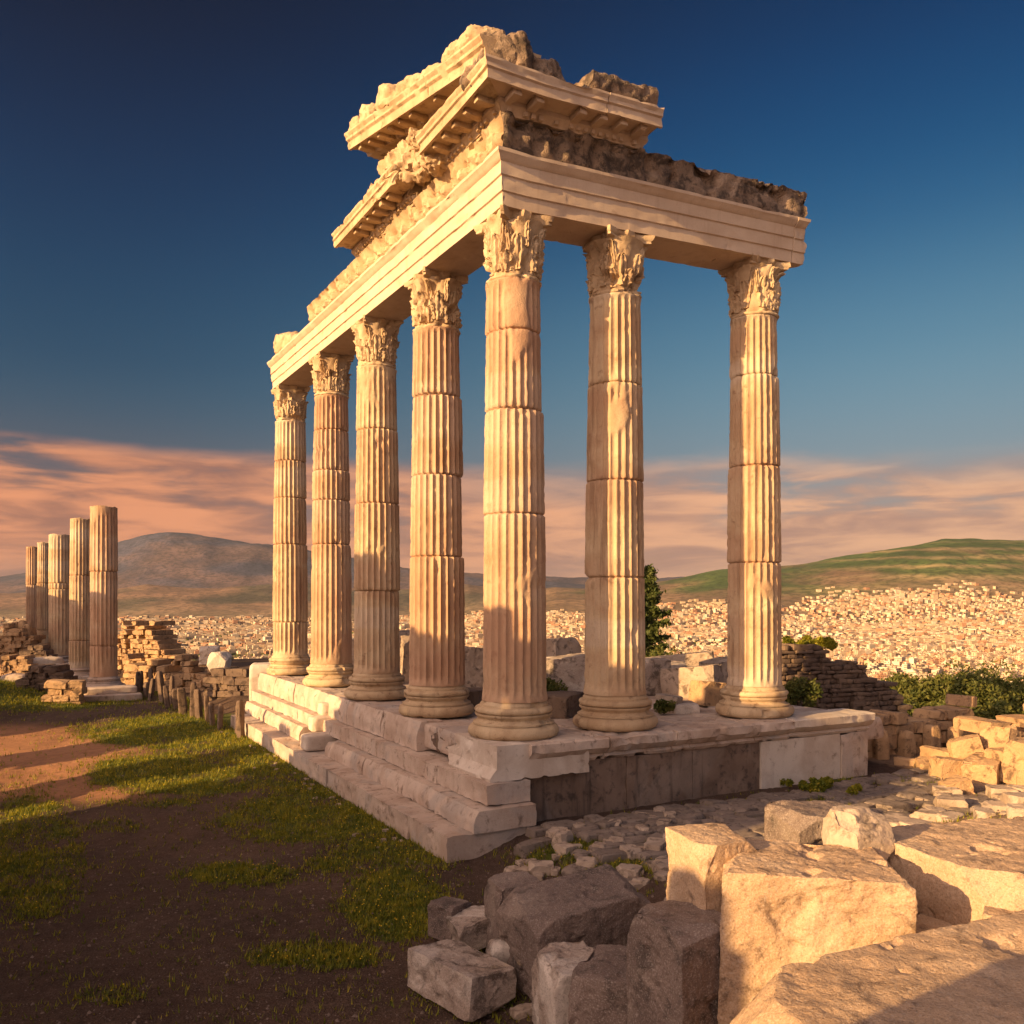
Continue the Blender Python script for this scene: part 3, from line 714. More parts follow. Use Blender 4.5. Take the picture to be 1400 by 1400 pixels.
# gutter blocks on the short side, and the carved lumps above the corner
SM = [(.15, Z3 + .003), (1.02, Z3 + .003), (1.10, Z3 + .10), (1.14, Z3 + .28), (1.10, Z3 + .40), (.2, Z3 + .42)]
V, Fq = sweep(SM, 1.0, 2.45, 'R', .05, amp=.03, freq=3, seed=10, rag0=.12, rag1=.1, chip=.08, dmax=.04)
prt('gutter_block', MB().add(V, Fq), 'stone_weathered', 40)
mb = MB()
for k, (u, v, sz, dz, ry) in enumerate([(-.75, -.72, (.85, .75, .75), 0, .1), (-.75, .02, (.75, .7, .55), .02, -.1), (-.72, .45, (.55, .6, .40), 0, 0), (-.35, -.85, (.6, .55, .45), .0, .2), (-.85, -.35, (.5, .5, .82), .02, .3), (-.8, .28, (.42, .42, .66), .0, 0), (.0, .0, (1.2, 1.1, .5), 0, 0), (-.55, .8, (.6, .6, .2), 0, 0)]):
    V, Fq = rock(sz, 80 + k, 14, 3.2, 5, (.6, .9), amp=.10, freq=2.2, fine=.03); V = rotV(V, rz=k, ry=ry)
    mb.add(V + np.array([v, u, Z3 - .16 + dz]), Fq)
prt('corner_ornament', mb, 'stone_weathered', 40, 'broken carved ornament block on top of the corner')
# raking cornice of the pediment, rising away from the corner on the long side
SL = .225
RK = [(.10, Z3 + .02), (.62, Z3 + .02), (.66, Z3 + .10), (1.04, Z3 + .11), (1.04, Z3 + .06), (1.10, Z3 + .06), (1.10, Z3 + .24), (1.15, Z3 + .28), (1.15, Z3 + .34), (1.20, Z3 + .40), (1.20, Z3 + .44), (.0, Z3 + .44)]
mb = MB(); V, Fq = sweep(RK, -1.0, 6.2, 'L', .06, amp=.01, seed=12, rag1=.15, chip=.04, slope=SL, cracks=(1.4, 3.8)); mb.add(V, Fq)
brackets(mb, 1.0, 6.0, 'L', Z3 + .12 + 2 * SL, 8, 90, o0=.6, o1=1.0, slope=SL)
prt('raking_cornice', mb, 'marble_warm')
mb = MB()
for k, (s, ln, h) in enumerate([(6.0, .62, .46), (5.2, .72, .55), (4.05, 1.0, .66), (2.7, 1.25, .44), (1.5, 1.0, .30), (.55, .8, .42), (-.1, .8, .5)]):
    V, Fq = rock((.85, ln, h), 120 + k, 14, 3.0, 5, (.62, .9), amp=.10, freq=2.4, fine=.03); V = rotV(V, rx=math.atan(SL))
    mb.add(V + np.array([-.72, s, Z3 + .40 + SL * (s + 1.0) + .017 * s]), Fq)
prt('gutter_block', mb, 'marble_warm', 40, 'eroded carved gutter blocks on the raking cornice')
# pediment wall stones
def carveT(s, o, z, q): return .09 * fbm(q * 2.2, 4) + .05 * fbm(q * 6, 3)
mb = MB()
for k, (a0, a1, zt) in enumerate([(1.5, 2.6, 13.75), (2.62, 3.7, 14.0), (3.72, 4.9, 14.25), (4.92, 5.6, 14.35)]):
    V, Fq = sweep([(-.3, Z2 - .01), (.40, Z2 - .01), (.52, Z2 + .45), (.44, Z2 + .7), (.60, zt + .06), (-.3, zt + .12)], a0, a1, 'L', .06, amp=.03, seed=130 + k, rag0=.12, rag1=.22, chip=.10, carve=carveT); mb.add(V, Fq)
prt('pediment_wall', mb, 'marble_warm', 45)
mb = MB()
for k, (u, v, sz, z) in enumerate([(2.3, -.62, (.5, .6, .5), Z2 + .1), (3.0, -.75, (.55, .6, .6), Z2 + .25), (3.7, -.65, (.5, .7, .55), Z2 + .45), (4.3, -.62, (.5, .5, .5), Z2 + .5), (2.7, -.7, (.45, .5, .3), Z2 + .75), (5.1, -.6, (.5, .5, .4), Z2 + .62), (1.9, -.72, (.4, .45, .35), Z2 + .0)]):
    V, Fq = rock(tuple(a * 1.3 for a in sz), 150 + k, 14, 3.0, 6, (.6, .9), amp=.16, freq=2.8, fine=.05); mb.add(rotV(V, rz=k * .7) + np.array([v, u, z]), Fq)
prt('carved_stone', mb, 'marble_warm', 40)
mb = MB()
for k, (u, v, sz) in enumerate([(15.3, -.15, (1.0, 1.5, .85)), (14.2, -.2, (.9, 1.2, .5)), (13.4, -.2, (.8, .9, .30))]):
    V, Fq = rock(sz, 160 + k, 14, 2.8, 5, (.65, .92), amp=.09, freq=2.2, fine=.03); mb.add(V + np.array([v, u, Z1 - .04 + float(lift(u, 0))]), Fq)
prt('frieze_block', mb, 'marble_warm', 40, 'lone rounded block left on the far end of the architrave')

# platform: floor, podium wall on the short side, steps on the long side
UE = -.98                                                       # outer face of the podium wall
mb = MB()
rs = random.Random(4)
for i in range(14):
    for j in range(9):
        u0 = -.55 + i * 1.25; v0 = -.65 + j * 1.15
        V, Fq = rock((1.13, 1.23, .5), 200 + i * 9 + j, 8, 14, 0, amp=.006, fine=.004)
        mb.add(V + np.array([v0 + .5 + rs.uniform(-.01, .01), u0 + .6, S - .5 - .008 - rs.uniform(0, .015) - (.02 if j < 8 else .2)]), Fq)
prt('platform_floor', mb, 'marble_step')
CO = [(.2, S - .42), (.88, S - .42), (.93, S - .36), (.90, S - .31), (1.0, S - .27), (1.06, S - .20), (1.10, S - .17), (1.10, S - .02), (1.06, S + .004), (.2, S + .004)]
mb = MB()
for k, (a0, a1) in enumerate([(-.25, 1.38), (1.4, 2.95), (2.97, 5.1), (5.12, 6.1)]):
    V, Fq = sweep(CO, a0, a1, 'R', .06, amp=.012, seed=170 + k, rag0=.03, rag1=.03, chip=.07, lifted=False); mb.add(V, Fq)
prt('podium_cornice', mb, 'marble_step')
mb = MB()
for k, (a0, a1) in enumerate([(6.12, 8.62)]):
    V, Fq = sweep([(o - .02, z + .002) for o, z in CO], a0, a1, 'R', .06, amp=.006, seed=175 + k, rag1=.03, chip=.03, lifted=False); mb.add(V, Fq)
prt('podium_cornice', mb, 'marble_pale')
def wallslab(mb, a0, a1, z0, z1, out, seed, amp=.01, chip=.02):
    V, Fq = sweep([(.2, z0), (out, z0), (out, z1), (.2, z1)], a0, a1, 'R', .08, amp=amp, freq=2, seed=seed, chip=chip, lifted=False, dmax=.07); mb.add(V, Fq)
mb = MB()
for k, (a0, a1) in enumerate([(-.32, 1.95), (1.965, 3.55), (3.565, 5.35)]): wallslab(mb, a0, a1, -.1, S - .425, .82 + .012 * (k % 2), 180 + k, .014, .03)
prt('podium_wall', mb, 'stone_dark_slab', label='dark stained wall slabs of the podium')
mb = MB(); wallslab(mb, 5.365, 7.72, .0, S - .425, .86, 190, .003, .0)
prt('podium_wall', mb, 'marble_pale', label='pale repaired marble slab of the podium')
mb = MB(); wallslab(mb, 7.74, 8.58, .0, S - .425, .90, 191, .02, .04)
prt('podium_wall', mb, 'marble_step', label='upright end block of the podium')
# steps on the long side (out from the row axis), each course of several long blocks
def course(name, z0, z1, out, u0, breaks, seed, mould=True, mat='marble_step', shift=0.):
    mb = MB(); rr = random.Random(seed)
    for k, (a, b_) in enumerate(zip(breaks[:-1], breaks[1:])):
        jo = rr.uniform(-.02, .02); zt = z1 + rr.uniform(-.012, .006)
        if mould: pr = [(.3, z0), (out + jo, z0), (out + jo, z0 + (z1 - z0) * .45), (out - .03 + jo, z0 + (z1 - z0) * .70), (out - .08 + jo, zt - .02), (out - .09 + jo, zt), (.3, zt)]
        else: pr = [(.3, z0), (out + jo, z0), (out + jo, zt), (.3, zt)]
        V, Fq = sweep(pr, a + .006, b_ - .006, 'L', .07, amp=.006, seed=seed * 10 + k, rag0=.02, rag1=.02, chip=.028, lifted=False, dmax=.04); mb.add(V, Fq)
    return prt(name, mb, mat)
course('step', -.15, .42, 1.95, 0, [-1.27, .35, 2.6, 5.2, 8.0, 10.8, 13.5, 16.1], 21, mould=False)
course('step', .422, .79, 1.46, 0, [-1.34, .25, 1.9, 4.2, 6.7, 6.9], 22)
course('step', .422, .79, 1.42, 0, [9.4, 11.8, 14.2, 16.6], 24)
course('step', .792, 1.14, 1.13, 0, [-1.14, .9, 3.2, 5.8, 8.1, 10.8, 13.6, 16.8], 23, mould=False)
course('stylobate', 1.142, S - .004, .88, 0, [2.5, 4.6, 7.0, 9.6, 12.2, 14.6, 16.9], 25)
mb = MB(); V, Fq = rock((1.9, 1.75, .50), 231, 20, 5, 7, (.65, .9), amp=.07, freq=2, fine=.03); mb.add(V + np.array([.25, 1.6, 1.14]), Fq)
prt('stylobate', mb, 'ruin_dark', label='broken dark part of the platform edge between corner and second column')
mb = MB()
V, Fq = sweep([(-1., 1.142), (1.0, 1.142), (1.02, 1.20), (.94, 1.30), (.88, 1.36), (.88, S + .012), (-1., S + .012)], -1.0, .72, 'L', .05, amp=.008, seed=232, rag1=.5, chip=.05, lifted=False); mb.add(V, Fq)
prt('pedestal', mb, 'marble_pale')
for k, (u, z, w) in enumerate([(8.15, .34, .5), (8.05, .78, .4)]):
    pass
mb = MB()
V, Fq = rock((.95, .62, .42), 240, 14, 7, 3, amp=.03); mb.add(V + np.array([-1.3, 7.85, .42]), Fq)
V, Fq = rock((.7, .5, .40), 241, 14, 7, 3, amp=.03); mb.add(V + np.array([-1.05, 8.5, .79]), Fq)
V, Fq = rock((.6, .45, .38), 242, 14, 5, 4, amp=.04); mb.add(V + np.array([-.78, 8.75, 1.14]), Fq)
prt('step_fragment', mb, 'marble_pale', 40)

# ------------------------------------------------------------------ stones, blocks, walls
def stone_at(name, label, cat, px, d, zb, size, seed, mat, rz=0., rx=0., ry=0., n=30, group=None, **kw):
    if n >= 22: V, Fq = hewn(size, seed, kw.get('cuts', 8), depth=kw.get('depth', (.80, .97)), bev=kw.get('bev', .05 if kw.get('k', 9) < 6 else .03), res=max(.03, max(size) / 60), amp=.012 + .008 * min(size))
    else: V, Fq = rock(size, seed, n, **{a: b for a, b in kw.items() if a not in ('depth', 'bev')})
    V = rotV(V, 0, rx, ry)
    x, y = PD(px, d)
    me = rawmesh(name, V, Fq, 38); o = link(name, me, M[mat], None, (x, y, zb), rz)
    return tag(o, label, cat, group)
# sunlit blocks, right foreground
stone_at('stone_slab', 'huge rough granite slab filling the bottom right corner, half in shadow', 'stone block', 1418, 4.9, .68, (3.4, 1.75, 1.34), 301, 'granite_pink', rz=.42, k=22, cuts=11, cutd=(.78, .95), amp=.03, freq=1.6, n=44)
stone_at('stone_block', 'largest sunlit block with flat orange left face and rounded right end', 'stone block', 1112, 6.75, .75, (1.42, 1.05, 1.44), 302, 'granite_pink', rz=-.28, bev=.11, k=8, cuts=10, cutd=(.76, .94), amp=.03, n=44)
stone_at('standing_stone', 'upright stone with rounded sunlit top, left of the largest sunlit block', 'stone block', 978, 7.25, .84, (.60, .66, 1.42), 303, 'granite_pink', rz=.3, bev=.13, k=7, cuts=9, cutd=(.74, .94), amp=.03, n=36)
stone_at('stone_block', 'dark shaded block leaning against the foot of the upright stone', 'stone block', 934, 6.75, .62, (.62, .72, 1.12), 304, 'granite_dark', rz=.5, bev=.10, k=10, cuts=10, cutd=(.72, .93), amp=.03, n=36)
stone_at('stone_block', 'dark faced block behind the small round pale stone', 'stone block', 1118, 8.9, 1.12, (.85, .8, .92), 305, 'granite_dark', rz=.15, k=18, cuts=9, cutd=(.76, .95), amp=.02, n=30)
stone_at('round_stone', 'small round pale stone perched on the blocks', 'stone', 1167, 7.35, 1.84, (.52, .50, .58), 306, 'rubble', rz=.3, k=4.5, cuts=22, depth=(.60, .80), cutd=(.66, .85), amp=.03, n=30)
stone_at('stone_block', 'low sunlit block under the small round pale stone', 'stone block', 1140, 7.8, .95, (1.25, 1.0, .88), 307, 'granite_pink', rz=-.1, k=10, cuts=9, amp=.03, n=30)
stone_at('stone_slab', 'broad sunlit slab with shaded rough front, right of the small round pale stone', 'stone block', 1405, 7.3, .95, (2.35, 1.6, 1.22), 308, 'granite_pink', rz=.38, k=22, cuts=11, cutd=(.76, .95), amp=.035, n=44)
stone_at('stone', 'low rough sunlit stone filling the gap between the two big slabs', 'stone', 1285, 6.3, .7, (1.0, .8, .98), 309, 'granite_pink', rz=.6, k=6, cuts=8, amp=.06, n=30)
stone_at('stone', 'rough sunlit stone at the right edge between the slabs', 'stone', 1420, 6.3, .8, (.7, .7, 1.12), 310, 'granite_pink', rz=1., k=6, cuts=8, amp=.06, n=30)
# shaded blocks, bottom centre
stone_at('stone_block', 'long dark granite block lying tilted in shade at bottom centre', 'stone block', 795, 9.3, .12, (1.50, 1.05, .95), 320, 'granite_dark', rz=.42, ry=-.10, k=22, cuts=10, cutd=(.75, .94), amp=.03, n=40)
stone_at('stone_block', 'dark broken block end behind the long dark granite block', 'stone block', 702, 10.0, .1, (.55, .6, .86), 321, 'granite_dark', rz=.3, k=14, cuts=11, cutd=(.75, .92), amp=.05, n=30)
stone_at('stone_block', 'pale topped rectangular block lying nearest the grass', 'stone block', 626, 9.0, .02, (.62, 1.15, .42), 322, 'limestone_block', rz=.72, ry=.10, k=22, cuts=9, cutd=(.76, .95), amp=.02, n=34)
stone_at('stone_block', 'small pale topped block behind the rectangular pale block', 'stone block', 650, 10.3, .1, (.52, .5, .34), 323, 'limestone_block', rz=.4, ry=-.2, k=14, cuts=9, amp=.04, n=24)
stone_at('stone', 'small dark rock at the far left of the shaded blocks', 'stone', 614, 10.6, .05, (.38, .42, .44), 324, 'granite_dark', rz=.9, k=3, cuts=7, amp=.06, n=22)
stone_at('stone', 'small stone wedged between pale and long dark block', 'stone', 686, 9.45, .1, (.34, .3, .36), 325, 'limestone_block', rz=.3, k=3, cuts=7, amp=.06, n=20)
stone_at('stone_block', 'pale speckled block cut by the bottom edge', 'stone block', 782, 7.9, .15, (.62, .75, .78), 326, 'limestone_block', rz=.25, k=12, cuts=10, cutd=(.72, .93), amp=.03, n=34)
stone_at('stone_block', 'dark faced block with pale flat top at the bottom edge', 'stone block', 868, 7.45, .2, (1.0, .85, .85), 327, 'granite_dark', rz=-.35, k=18, cuts=9, cutd=(.75, .94), amp=.02, n=34)

def ruin_wall(name, label, cat, p0, p1, thick, z0, top, seed, mat, bl=.5, bh=.3, n=4, group=None, rag=.2, parent=None, amp=.04, hew=True):
    """courses of rough blocks between two ground points; top(t) gives the height, t = 0..1"""
    var = [hewn((1, 1, 1), seed + 900 + k, 9, (.74, .95), .05, .34 if n < 7 else .2, .02 if n < 7 else .03, 2.5) for k in range(10)] if n > 3 and hew else None
    p0 = np.array(p0, float); p1 = np.array(p1, float); Ln = np.linalg.norm(p1 - p0); rr = random.Random(seed); mb = MB(); z = z0; c = 0
    while z < z0 + 14:
        h = bh * rr.uniform(.75, 1.25); s = -rr.uniform(0, bl) ; any_ = False
        while s < Ln:
            l = bl * rr.choice((.4, .6, .9, 1.2, 1.7)) * rr.uniform(.85, 1.15); sm = min(max(s + l / 2, 0), Ln); tt = top(sm / Ln) + rr.uniform(-rag, rag) * .5
            if z + h * .5 < tt:
                any_ = True; th = thick * rr.uniform(.88, 1.08)
                hh = h * rr.uniform(.86, 1.08)
                if var: V, Fq = var[rr.randrange(10)]; V = V * np.array([rr.choice((-1.04, 1.04)) * l, th * 1.04, hh * 1.05])
                else: V, Fq = rock((l * 1.0, th, hh), seed + c, n, 18, 2, (.7, .95), amp=amp, fine=.02)
                mb.add(rotV(V, rr.uniform(-.07, .07), 0, rr.uniform(-.05, .05)) + np.array([s + l / 2, rr.uniform(-.08, .08) * thick, z]), Fq)
            s += l; c += 1
        z += h
        if not any_: break
    o = mb.build(name, M[mat], parent, (p0[0], p0[1], 0), atan2(*(p1 - p0)[::-1]), sharp=38)
    return tag(o, label, cat, group)
def tb(tab): return lambda t: float(np.interp(t, [a for a, _ in tab], [b for _, b in tab]))

# right middle distance: stepped brick ruin, buttressed wall, masonry at the right edge
a_, b_ = PD(1062, 27.5), PD(1222, 29.0)
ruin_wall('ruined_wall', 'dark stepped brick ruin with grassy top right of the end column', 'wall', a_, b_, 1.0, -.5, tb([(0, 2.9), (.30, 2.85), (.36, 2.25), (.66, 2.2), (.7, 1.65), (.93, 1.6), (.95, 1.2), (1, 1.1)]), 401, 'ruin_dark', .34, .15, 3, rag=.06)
a_, b_ = PD(1160, 21.6), PD(1312, 23.4)
ruin_wall('ruined_wall', 'low sunlit retaining wall with niches beyond the podium end', 'wall', a_, b_, .9, -.4, tb([(0, 1.35), (.2, 1.40), (.5, 1.25), (1, 1.45)]), 402, 'ruin_masonry', .42, .28, 6, rag=.3, amp=.12)
a_, b_ = PD(1312, 19.6), PD(1480, 20.2)
ruin_wall('ruined_wall', 'ochre block masonry at the right edge of the picture', 'wall', a_, b_, 1.3, -.2, tb([(0, .7), (.15, 1.5), (.3, 1.35), (.6, 1.7), (1, 1.6)]), 403, 'ruin_masonry', .55, .36, 9, rag=1.1)
for k, t in enumerate((.12, .34, .56, .78)):
    p = np.array(PD(1160, 21.6)) * (1 - t) + np.array(PD(1312, 23.4)) * t; p = p + np.array([.2, -.6])
    stone_at('buttress_stone', 'worn upright block in front of the low sunlit retaining wall', 'stone block', 700 + F * p[0] / p[1], p[1], -.2, (.34, .35, 1.25 - .1 * (k % 2)), 410 + k, 'ruin_masonry', rz=.2 * k, n=14, k=6, cuts=5, amp=.05, group='upright blocks along the low retaining wall')
for k, (px, d, zb, sz, ry) in enumerate([(1300, 18.6, .25, (.8, .6, .55), .1), (1345, 18.2, .3, (1.1, .7, .6), -.12), (1388, 18.0, .35, (.9, .8, .75), .05), (1325, 19.0, .7, (.7, .6, .5), .3), (1372, 18.9, .85, (.9, .7, .55), -.25), (1268, 19.6, .2, (.6, .5, .4), .2), (1420, 17.6, .4, (1.2, .9, .9), .1), (1310, 17.2, .3, (.5, .45, .35), -.3), (1240, 20.4, .15, (.55, .5, .35), .1)]):
    stone_at('tumbled_block', 'tumbled ochre block lying below the masonry at the right edge', 'stone block', px, d, zb, sz, 1400 + k, 'ruin_masonry', rz=k * .9, ry=ry, n=22, k=9, cuts=9, group='tumbled ochre blocks at right')
# left middle distance ruins
a_, b_ = PD(172, 52), PD(246, 50)
ruin_wall('ruined_wall', 'crumbling brown brick ruin right of the far broken columns', 'wall', a_, b_, 1.6, -.2, tb([(0, 1.7), (.1, 2.6), (.25, 2.1), (.4, 2.8), (.55, 2.2), (.7, 2.6), (.8, 1.8), (1, 1.2)]), 420, 'ruin_masonry', .42, .26, 5, rag=1.3, amp=.12)
a_, b_ = PD(184, 41.5), PD(300, 40.0)
ruin_wall('ruined_wall', 'long low sunlit wall between the far columns and the temple', 'wall', a_, b_, 1.1, -.7, tb([(0, 1.6), (.15, 1.1), (.3, 1.55), (.45, .8), (.6, 1.5), (.8, 1.0), (1, 1.5)]), 421, 'ruin_masonry', .55, .3, 6, rag=.7, amp=.12)
a_, b_ = PD(296, 36.5), PD(345, 36)
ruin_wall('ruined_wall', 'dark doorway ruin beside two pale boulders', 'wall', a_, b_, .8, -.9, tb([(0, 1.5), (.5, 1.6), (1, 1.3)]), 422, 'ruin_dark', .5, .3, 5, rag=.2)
stone_at('grey_block', 'large plain grey block half hidden by the farthest temple column', 'stone block', 362, 34, -.9, (1.1, 1.2, 2.7), 423, 'marble_pale', rz=.2, n=14, k=12, cuts=2, amp=.01)
stone_at('boulder', 'left one of two round pale boulders on the low sunlit wall', 'boulder', 288, 39.8, 1.35, (.85, .8, .85), 424, 'marble_pale', n=22, bev=.12, cuts=18, depth=(.62, .82))
stone_at('boulder', 'right and larger one of two round pale boulders by the doorway ruin', 'boulder', 301, 38.4, 1.1, (.95, .9, .9), 425, 'marble_pale', n=22, bev=.12, cuts=18, depth=(.62, .82))
for k, (px, d, zb, sz) in enumerate([(318, 33.5, -.9, (1.6, .7, .5)), (335, 32, -.9, (1.2, .8, .6)), (298, 34.5, -.9, (1.0, .8, .7)), (350, 30.5, -.8, (1.5, .8, .55)), (270, 36, -.8, (1.4, .8, .5)), (325, 30.2, -.8, (.9, .7, .5)), (245, 37, -.8, (1.1, .8, .6)), (300, 31.5, -.9, (.8, .7, .5))]):
    stone_at('fallen_block', 'fallen shaded block in the hollow behind the stone posts', 'stone block', px, d, zb, sz, 430 + k, 'ruin_dark', rz=k * .8, n=12, k=6, cuts=5, amp=.04, group='fallen blocks behind the stone posts')
# stone posts edging the grass
post_me = []
for k in range(4):
    V, Fq = rock((.22, .19, 1.45), 440 + k, 10, 5, 4, (.8, .96), amp=.08, freq=1.4, fine=.03); post_me.append(rawmesh('stone_post', V, Fq, 40)); post_me[-1].materials.append(M['ruin_dark'])
for k in range(17):
    t = k / 16; p = np.array([-17.6, 40.0]) * (1 - t) + np.array([-8.35, 26.6]) * t; rr = random.Random(k)
    o = link('stone_post', post_me[k % 4], None, None, (p[0] + rr.uniform(-.25, .25), p[1] + rr.uniform(-.25, .25), hgt(p[0], p[1]) - .15), rr.uniform(0, 3)); o.scale = (rr.uniform(.8, 1.5), rr.uniform(.8, 1.2), rr.uniform(.55, 1.08))
    o.rotation_euler[0] = rr.uniform(-.12, .12); o.rotation_euler[1] = rr.uniform(-.12, .12)
    tag(o, 'narrow rough stone post in the row edging the grass', 'post', 'stone posts along the grass edge')
# far row of broken columns
FARC = [(142, 38.0, 694, 1.14, 945, 'nearest broken column of the far left row, on a stepped base'), (110.5, 43.3, 710, 1.05, 925, 'second broken column of the far left row, close behind the nearest'), (82.5, 53.5, 732, 1.30, 915, 'third broken column of the far left row, with a collar halfway up'),
        (60, 60.0, 742, .88, 912, 'slim fourth broken column of the far left row'), (45.5, 64.6, 748, .98, 910, 'leftmost and farthest broken column of the far left row')]
for k, (px, d, yt, dia, yb, lb) in enumerate(FARC):
    x, y = PD(px, d); zt = ZD(yt, d); z0 = .95; H = zt - z0
    e = tag(empty('broken_column', (x, y, 0)), lb, 'column', 'broken columns at far left')
    V, Fq = shaft_mesh(H, dia / 2 * 1.03, dia / 2 * .97, [H * .18, H * .62] if k != 2 else [H * .55, H * .60], 40 + k, nf=20, per=5, dz=.12)
    tp = V[:, 2] > H - .02; V[tp, 2] += .12 * fbm(V[tp] * 3, 3)
    link('shaft', rawmesh('shaft', V, Fq, 50), M['marble_column'], e, (0, 0, z0))
    V, Fq = base_mesh(20 + k, nseg=48); V = V * np.array([dia / 1.22, dia / 1.22, .7]); MB().add(V, Fq).build('column_base', M['marble_step'], e, (0, 0, z0 - .45), sharp=40)
    V, Fq = rock((1.9, 1.7, .85), 60 + k, 12, 10, 3, amp=.02); MB().add(V, Fq).build('plinth', M['marble_step'], e, (0, 0, -.28), rz=TH)
a_ = PD(100, 46); 
for k, (px, d, w, z1) in enumerate([(148, 36.6, 2.6, .30), (150, 37.0, 2.1, .58)]):
    x, y = PD(px, d); V, Fq = rock((w, 1.4, .32), 70 + k, 14, 10, 4, amp=.03)
    tag(link('stone_step', rawmesh('stone_step', V, Fq, 38), M['marble_step'], None, (x, y, z1 - .30), TH), ['lower long step block at the foot of the nearest far column', 'upper step block at the foot of the nearest far column'][k], 'step')
STUMP = [(27, 52, 2.2, 2.9, 'broad lit masonry stump at the far left edge'), (24, 48, 1.7, 1.3, 'low sunlit masonry heap at the far left edge'), (52, 50, 1.3, 1.9, 'dark masonry stump left of the far column row'), (92, 34.8, 1.0, 1.35, 'crumbling sunlit masonry pier in front of the far columns'), (70, 37.5, 1.9, 1.5, 'dark masonry heap in front of the far columns')]
for k, (px, d, w, zt, lb) in enumerate(STUMP):
    p = PD(px, d)
    ruin_wall('masonry_pier', lb, 'ruin', p + np.array([-w / 2, 0]), p + np.array([w / 2, .2]), w * .8, -.3, tb([(0, zt * .7), (.3, zt), (.7, zt * .93), (1, zt * .6)]), 450 + k, 'ruin_masonry' if k != 2 and k != 4 else 'ruin_dark', .42, .26, 5, rag=.35)
p = PD(38, 53)
for k, (px, yt) in enumerate([(21, 850), (31, 848), (38, 853)]):
    x, y = PD(px, 52); V, Fq = rock((.45, .45, ZD(yt, 52) - 2.0), 460 + k, 8, 4, 3, amp=.05)
    tag(link('column_stump', rawmesh('column_stump', V, Fq, 40), M['ruin_masonry'], None, (x, y, 2.0), 0), ['leftmost short stump standing on the masonry at far left', 'middle short stump standing on the masonry at far left', 'right short stump standing on the masonry at far left'][k], 'column')
for k, (px, d, sz, lb) in enumerate([(58, 49, (2.2, 1.2, 1.2), 'white marble base block at the foot of the far columns, left one'), (84, 44, (2.3, 1.2, 1.15), 'white marble base block at the foot of the far columns, right one')]):
    stone_at('marble_block', lb, 'stone block', px, d, -.1, sz, 470 + k, 'marble_pale', rz=.5, n=16, k=7, cuts=4, amp=.03)
stone_at('stone', 'small pale stone lying on the grass bank at far left', 'stone', 22, 40, .3, (1.3, .9, .6), 480, 'marble_step', n=14, k=3, cuts=6, amp=.05)

# rubble lying on and behind the platform, seen between the columns
RUB = [  # px, depth, z, size, mat, label
    (773, 22.0, S, (1.5, 1.2, 1.15), 'limestone_block', 'big broken block between corner column and its short row neighbour'), (765, 19.0, S, (1.2, .9, .50), 'ruin_dark', 'dark low block between corner column and its short row neighbour'),
    (758, 24.5, S, (1.6, 1.0, 1.5), 'rubble', 'rounded block behind the big broken block by the corner column'), (645, 22.5, S, (1.3, 1.0, 1.35), 'rubble', 'rough block seen between second column and corner column'), (640, 20.0, S, (.9, .8, .5), 'ruin_dark', 'low dark stone seen between second column and corner column'),
    (553, 27, S, (1.2, 1.2, 1.6), 'rubble', 'rough block seen between middle and second column'), (480, 31, S, (.9, .9, 1.2), 'rubble', 'rough block seen left of the middle column'),
    (915, 25.5, S, (2.0, 1.0, .75), 'limestone_block', 'long tilted slab in the gap between the two short row columns'), (950, 22.5, S, (1.5, .9, .85), 'rubble', 'sloping broken block in the gap between the two short row columns'),
    (968, 20.8, S, (.8, .65, .60), 'ruin_masonry', 'small brown stone next to the end column'), (935, 19.6, S, (.95, .55, .22), 'limestone_block', 'flat slab lying on the podium floor left of the end column'),
    (912, 19.6, S, (.55, .45, .40), 'rubble', 'small stone on the podium floor beside the flat slab'), (985, 24.5, S, (1.1, .8, .9), 'rubble', 'rounded stone half behind the end column'), (890, 23.5, S, (1.1, .8, 1.0), 'limestone_block', 'pale block half behind the short row column'),
    (930, 28.5, S, (2.4, 1.2, .8), 'rubble', 'far broken slab below the conifer tree')]
for k, (px, d, z, sz, mt, lb) in enumerate(RUB):
    stone_at('broken_block', lb, 'stone block', px, d, z - .06, sz, 500 + k, mt, rz=k * 1.1, ry=.12 * (k % 3 - 1), n=22, k=11, cuts=9, cutd=(.62, .92), amp=.05)

# paving beside the podium: irregular flat stones in one sheet
def paving():
    mb = MB(); rr = random.Random(77)
    u = -1.25
    while u > -4.6:
        w = rr.uniform(.24, .40); v = -1.0 + rr.uniform(0, .3)
        while v < 10.5:
            l = rr.uniform(.25, .7); uu = u - w / 2 + .10 * sin(v * .9); p = uv(uu, v + l / 2)
            if rr.random() < (.97 if uu > -3.6 and v > .6 else .72):
                V, Fq = rock((l * .95, w * .95, .22), int(rr.random() * 9999), 6, 14, 5, (.68, .95), amp=.06, fine=.015)
                V = rotV(V, TH + rr.uniform(-.15, .15), rr.uniform(-.07, .07), rr.uniform(-.07, .07)); mb.add(V + np.array([p[0], p[1], hgt(p[0], p[1]) - .155 + rr.uniform(-.01, .05)]), Fq)
            v += l
        u -= w
    tag(mb.build('stone_paving', M['paving_stone'], sharp=40), kind='structure')
paving()
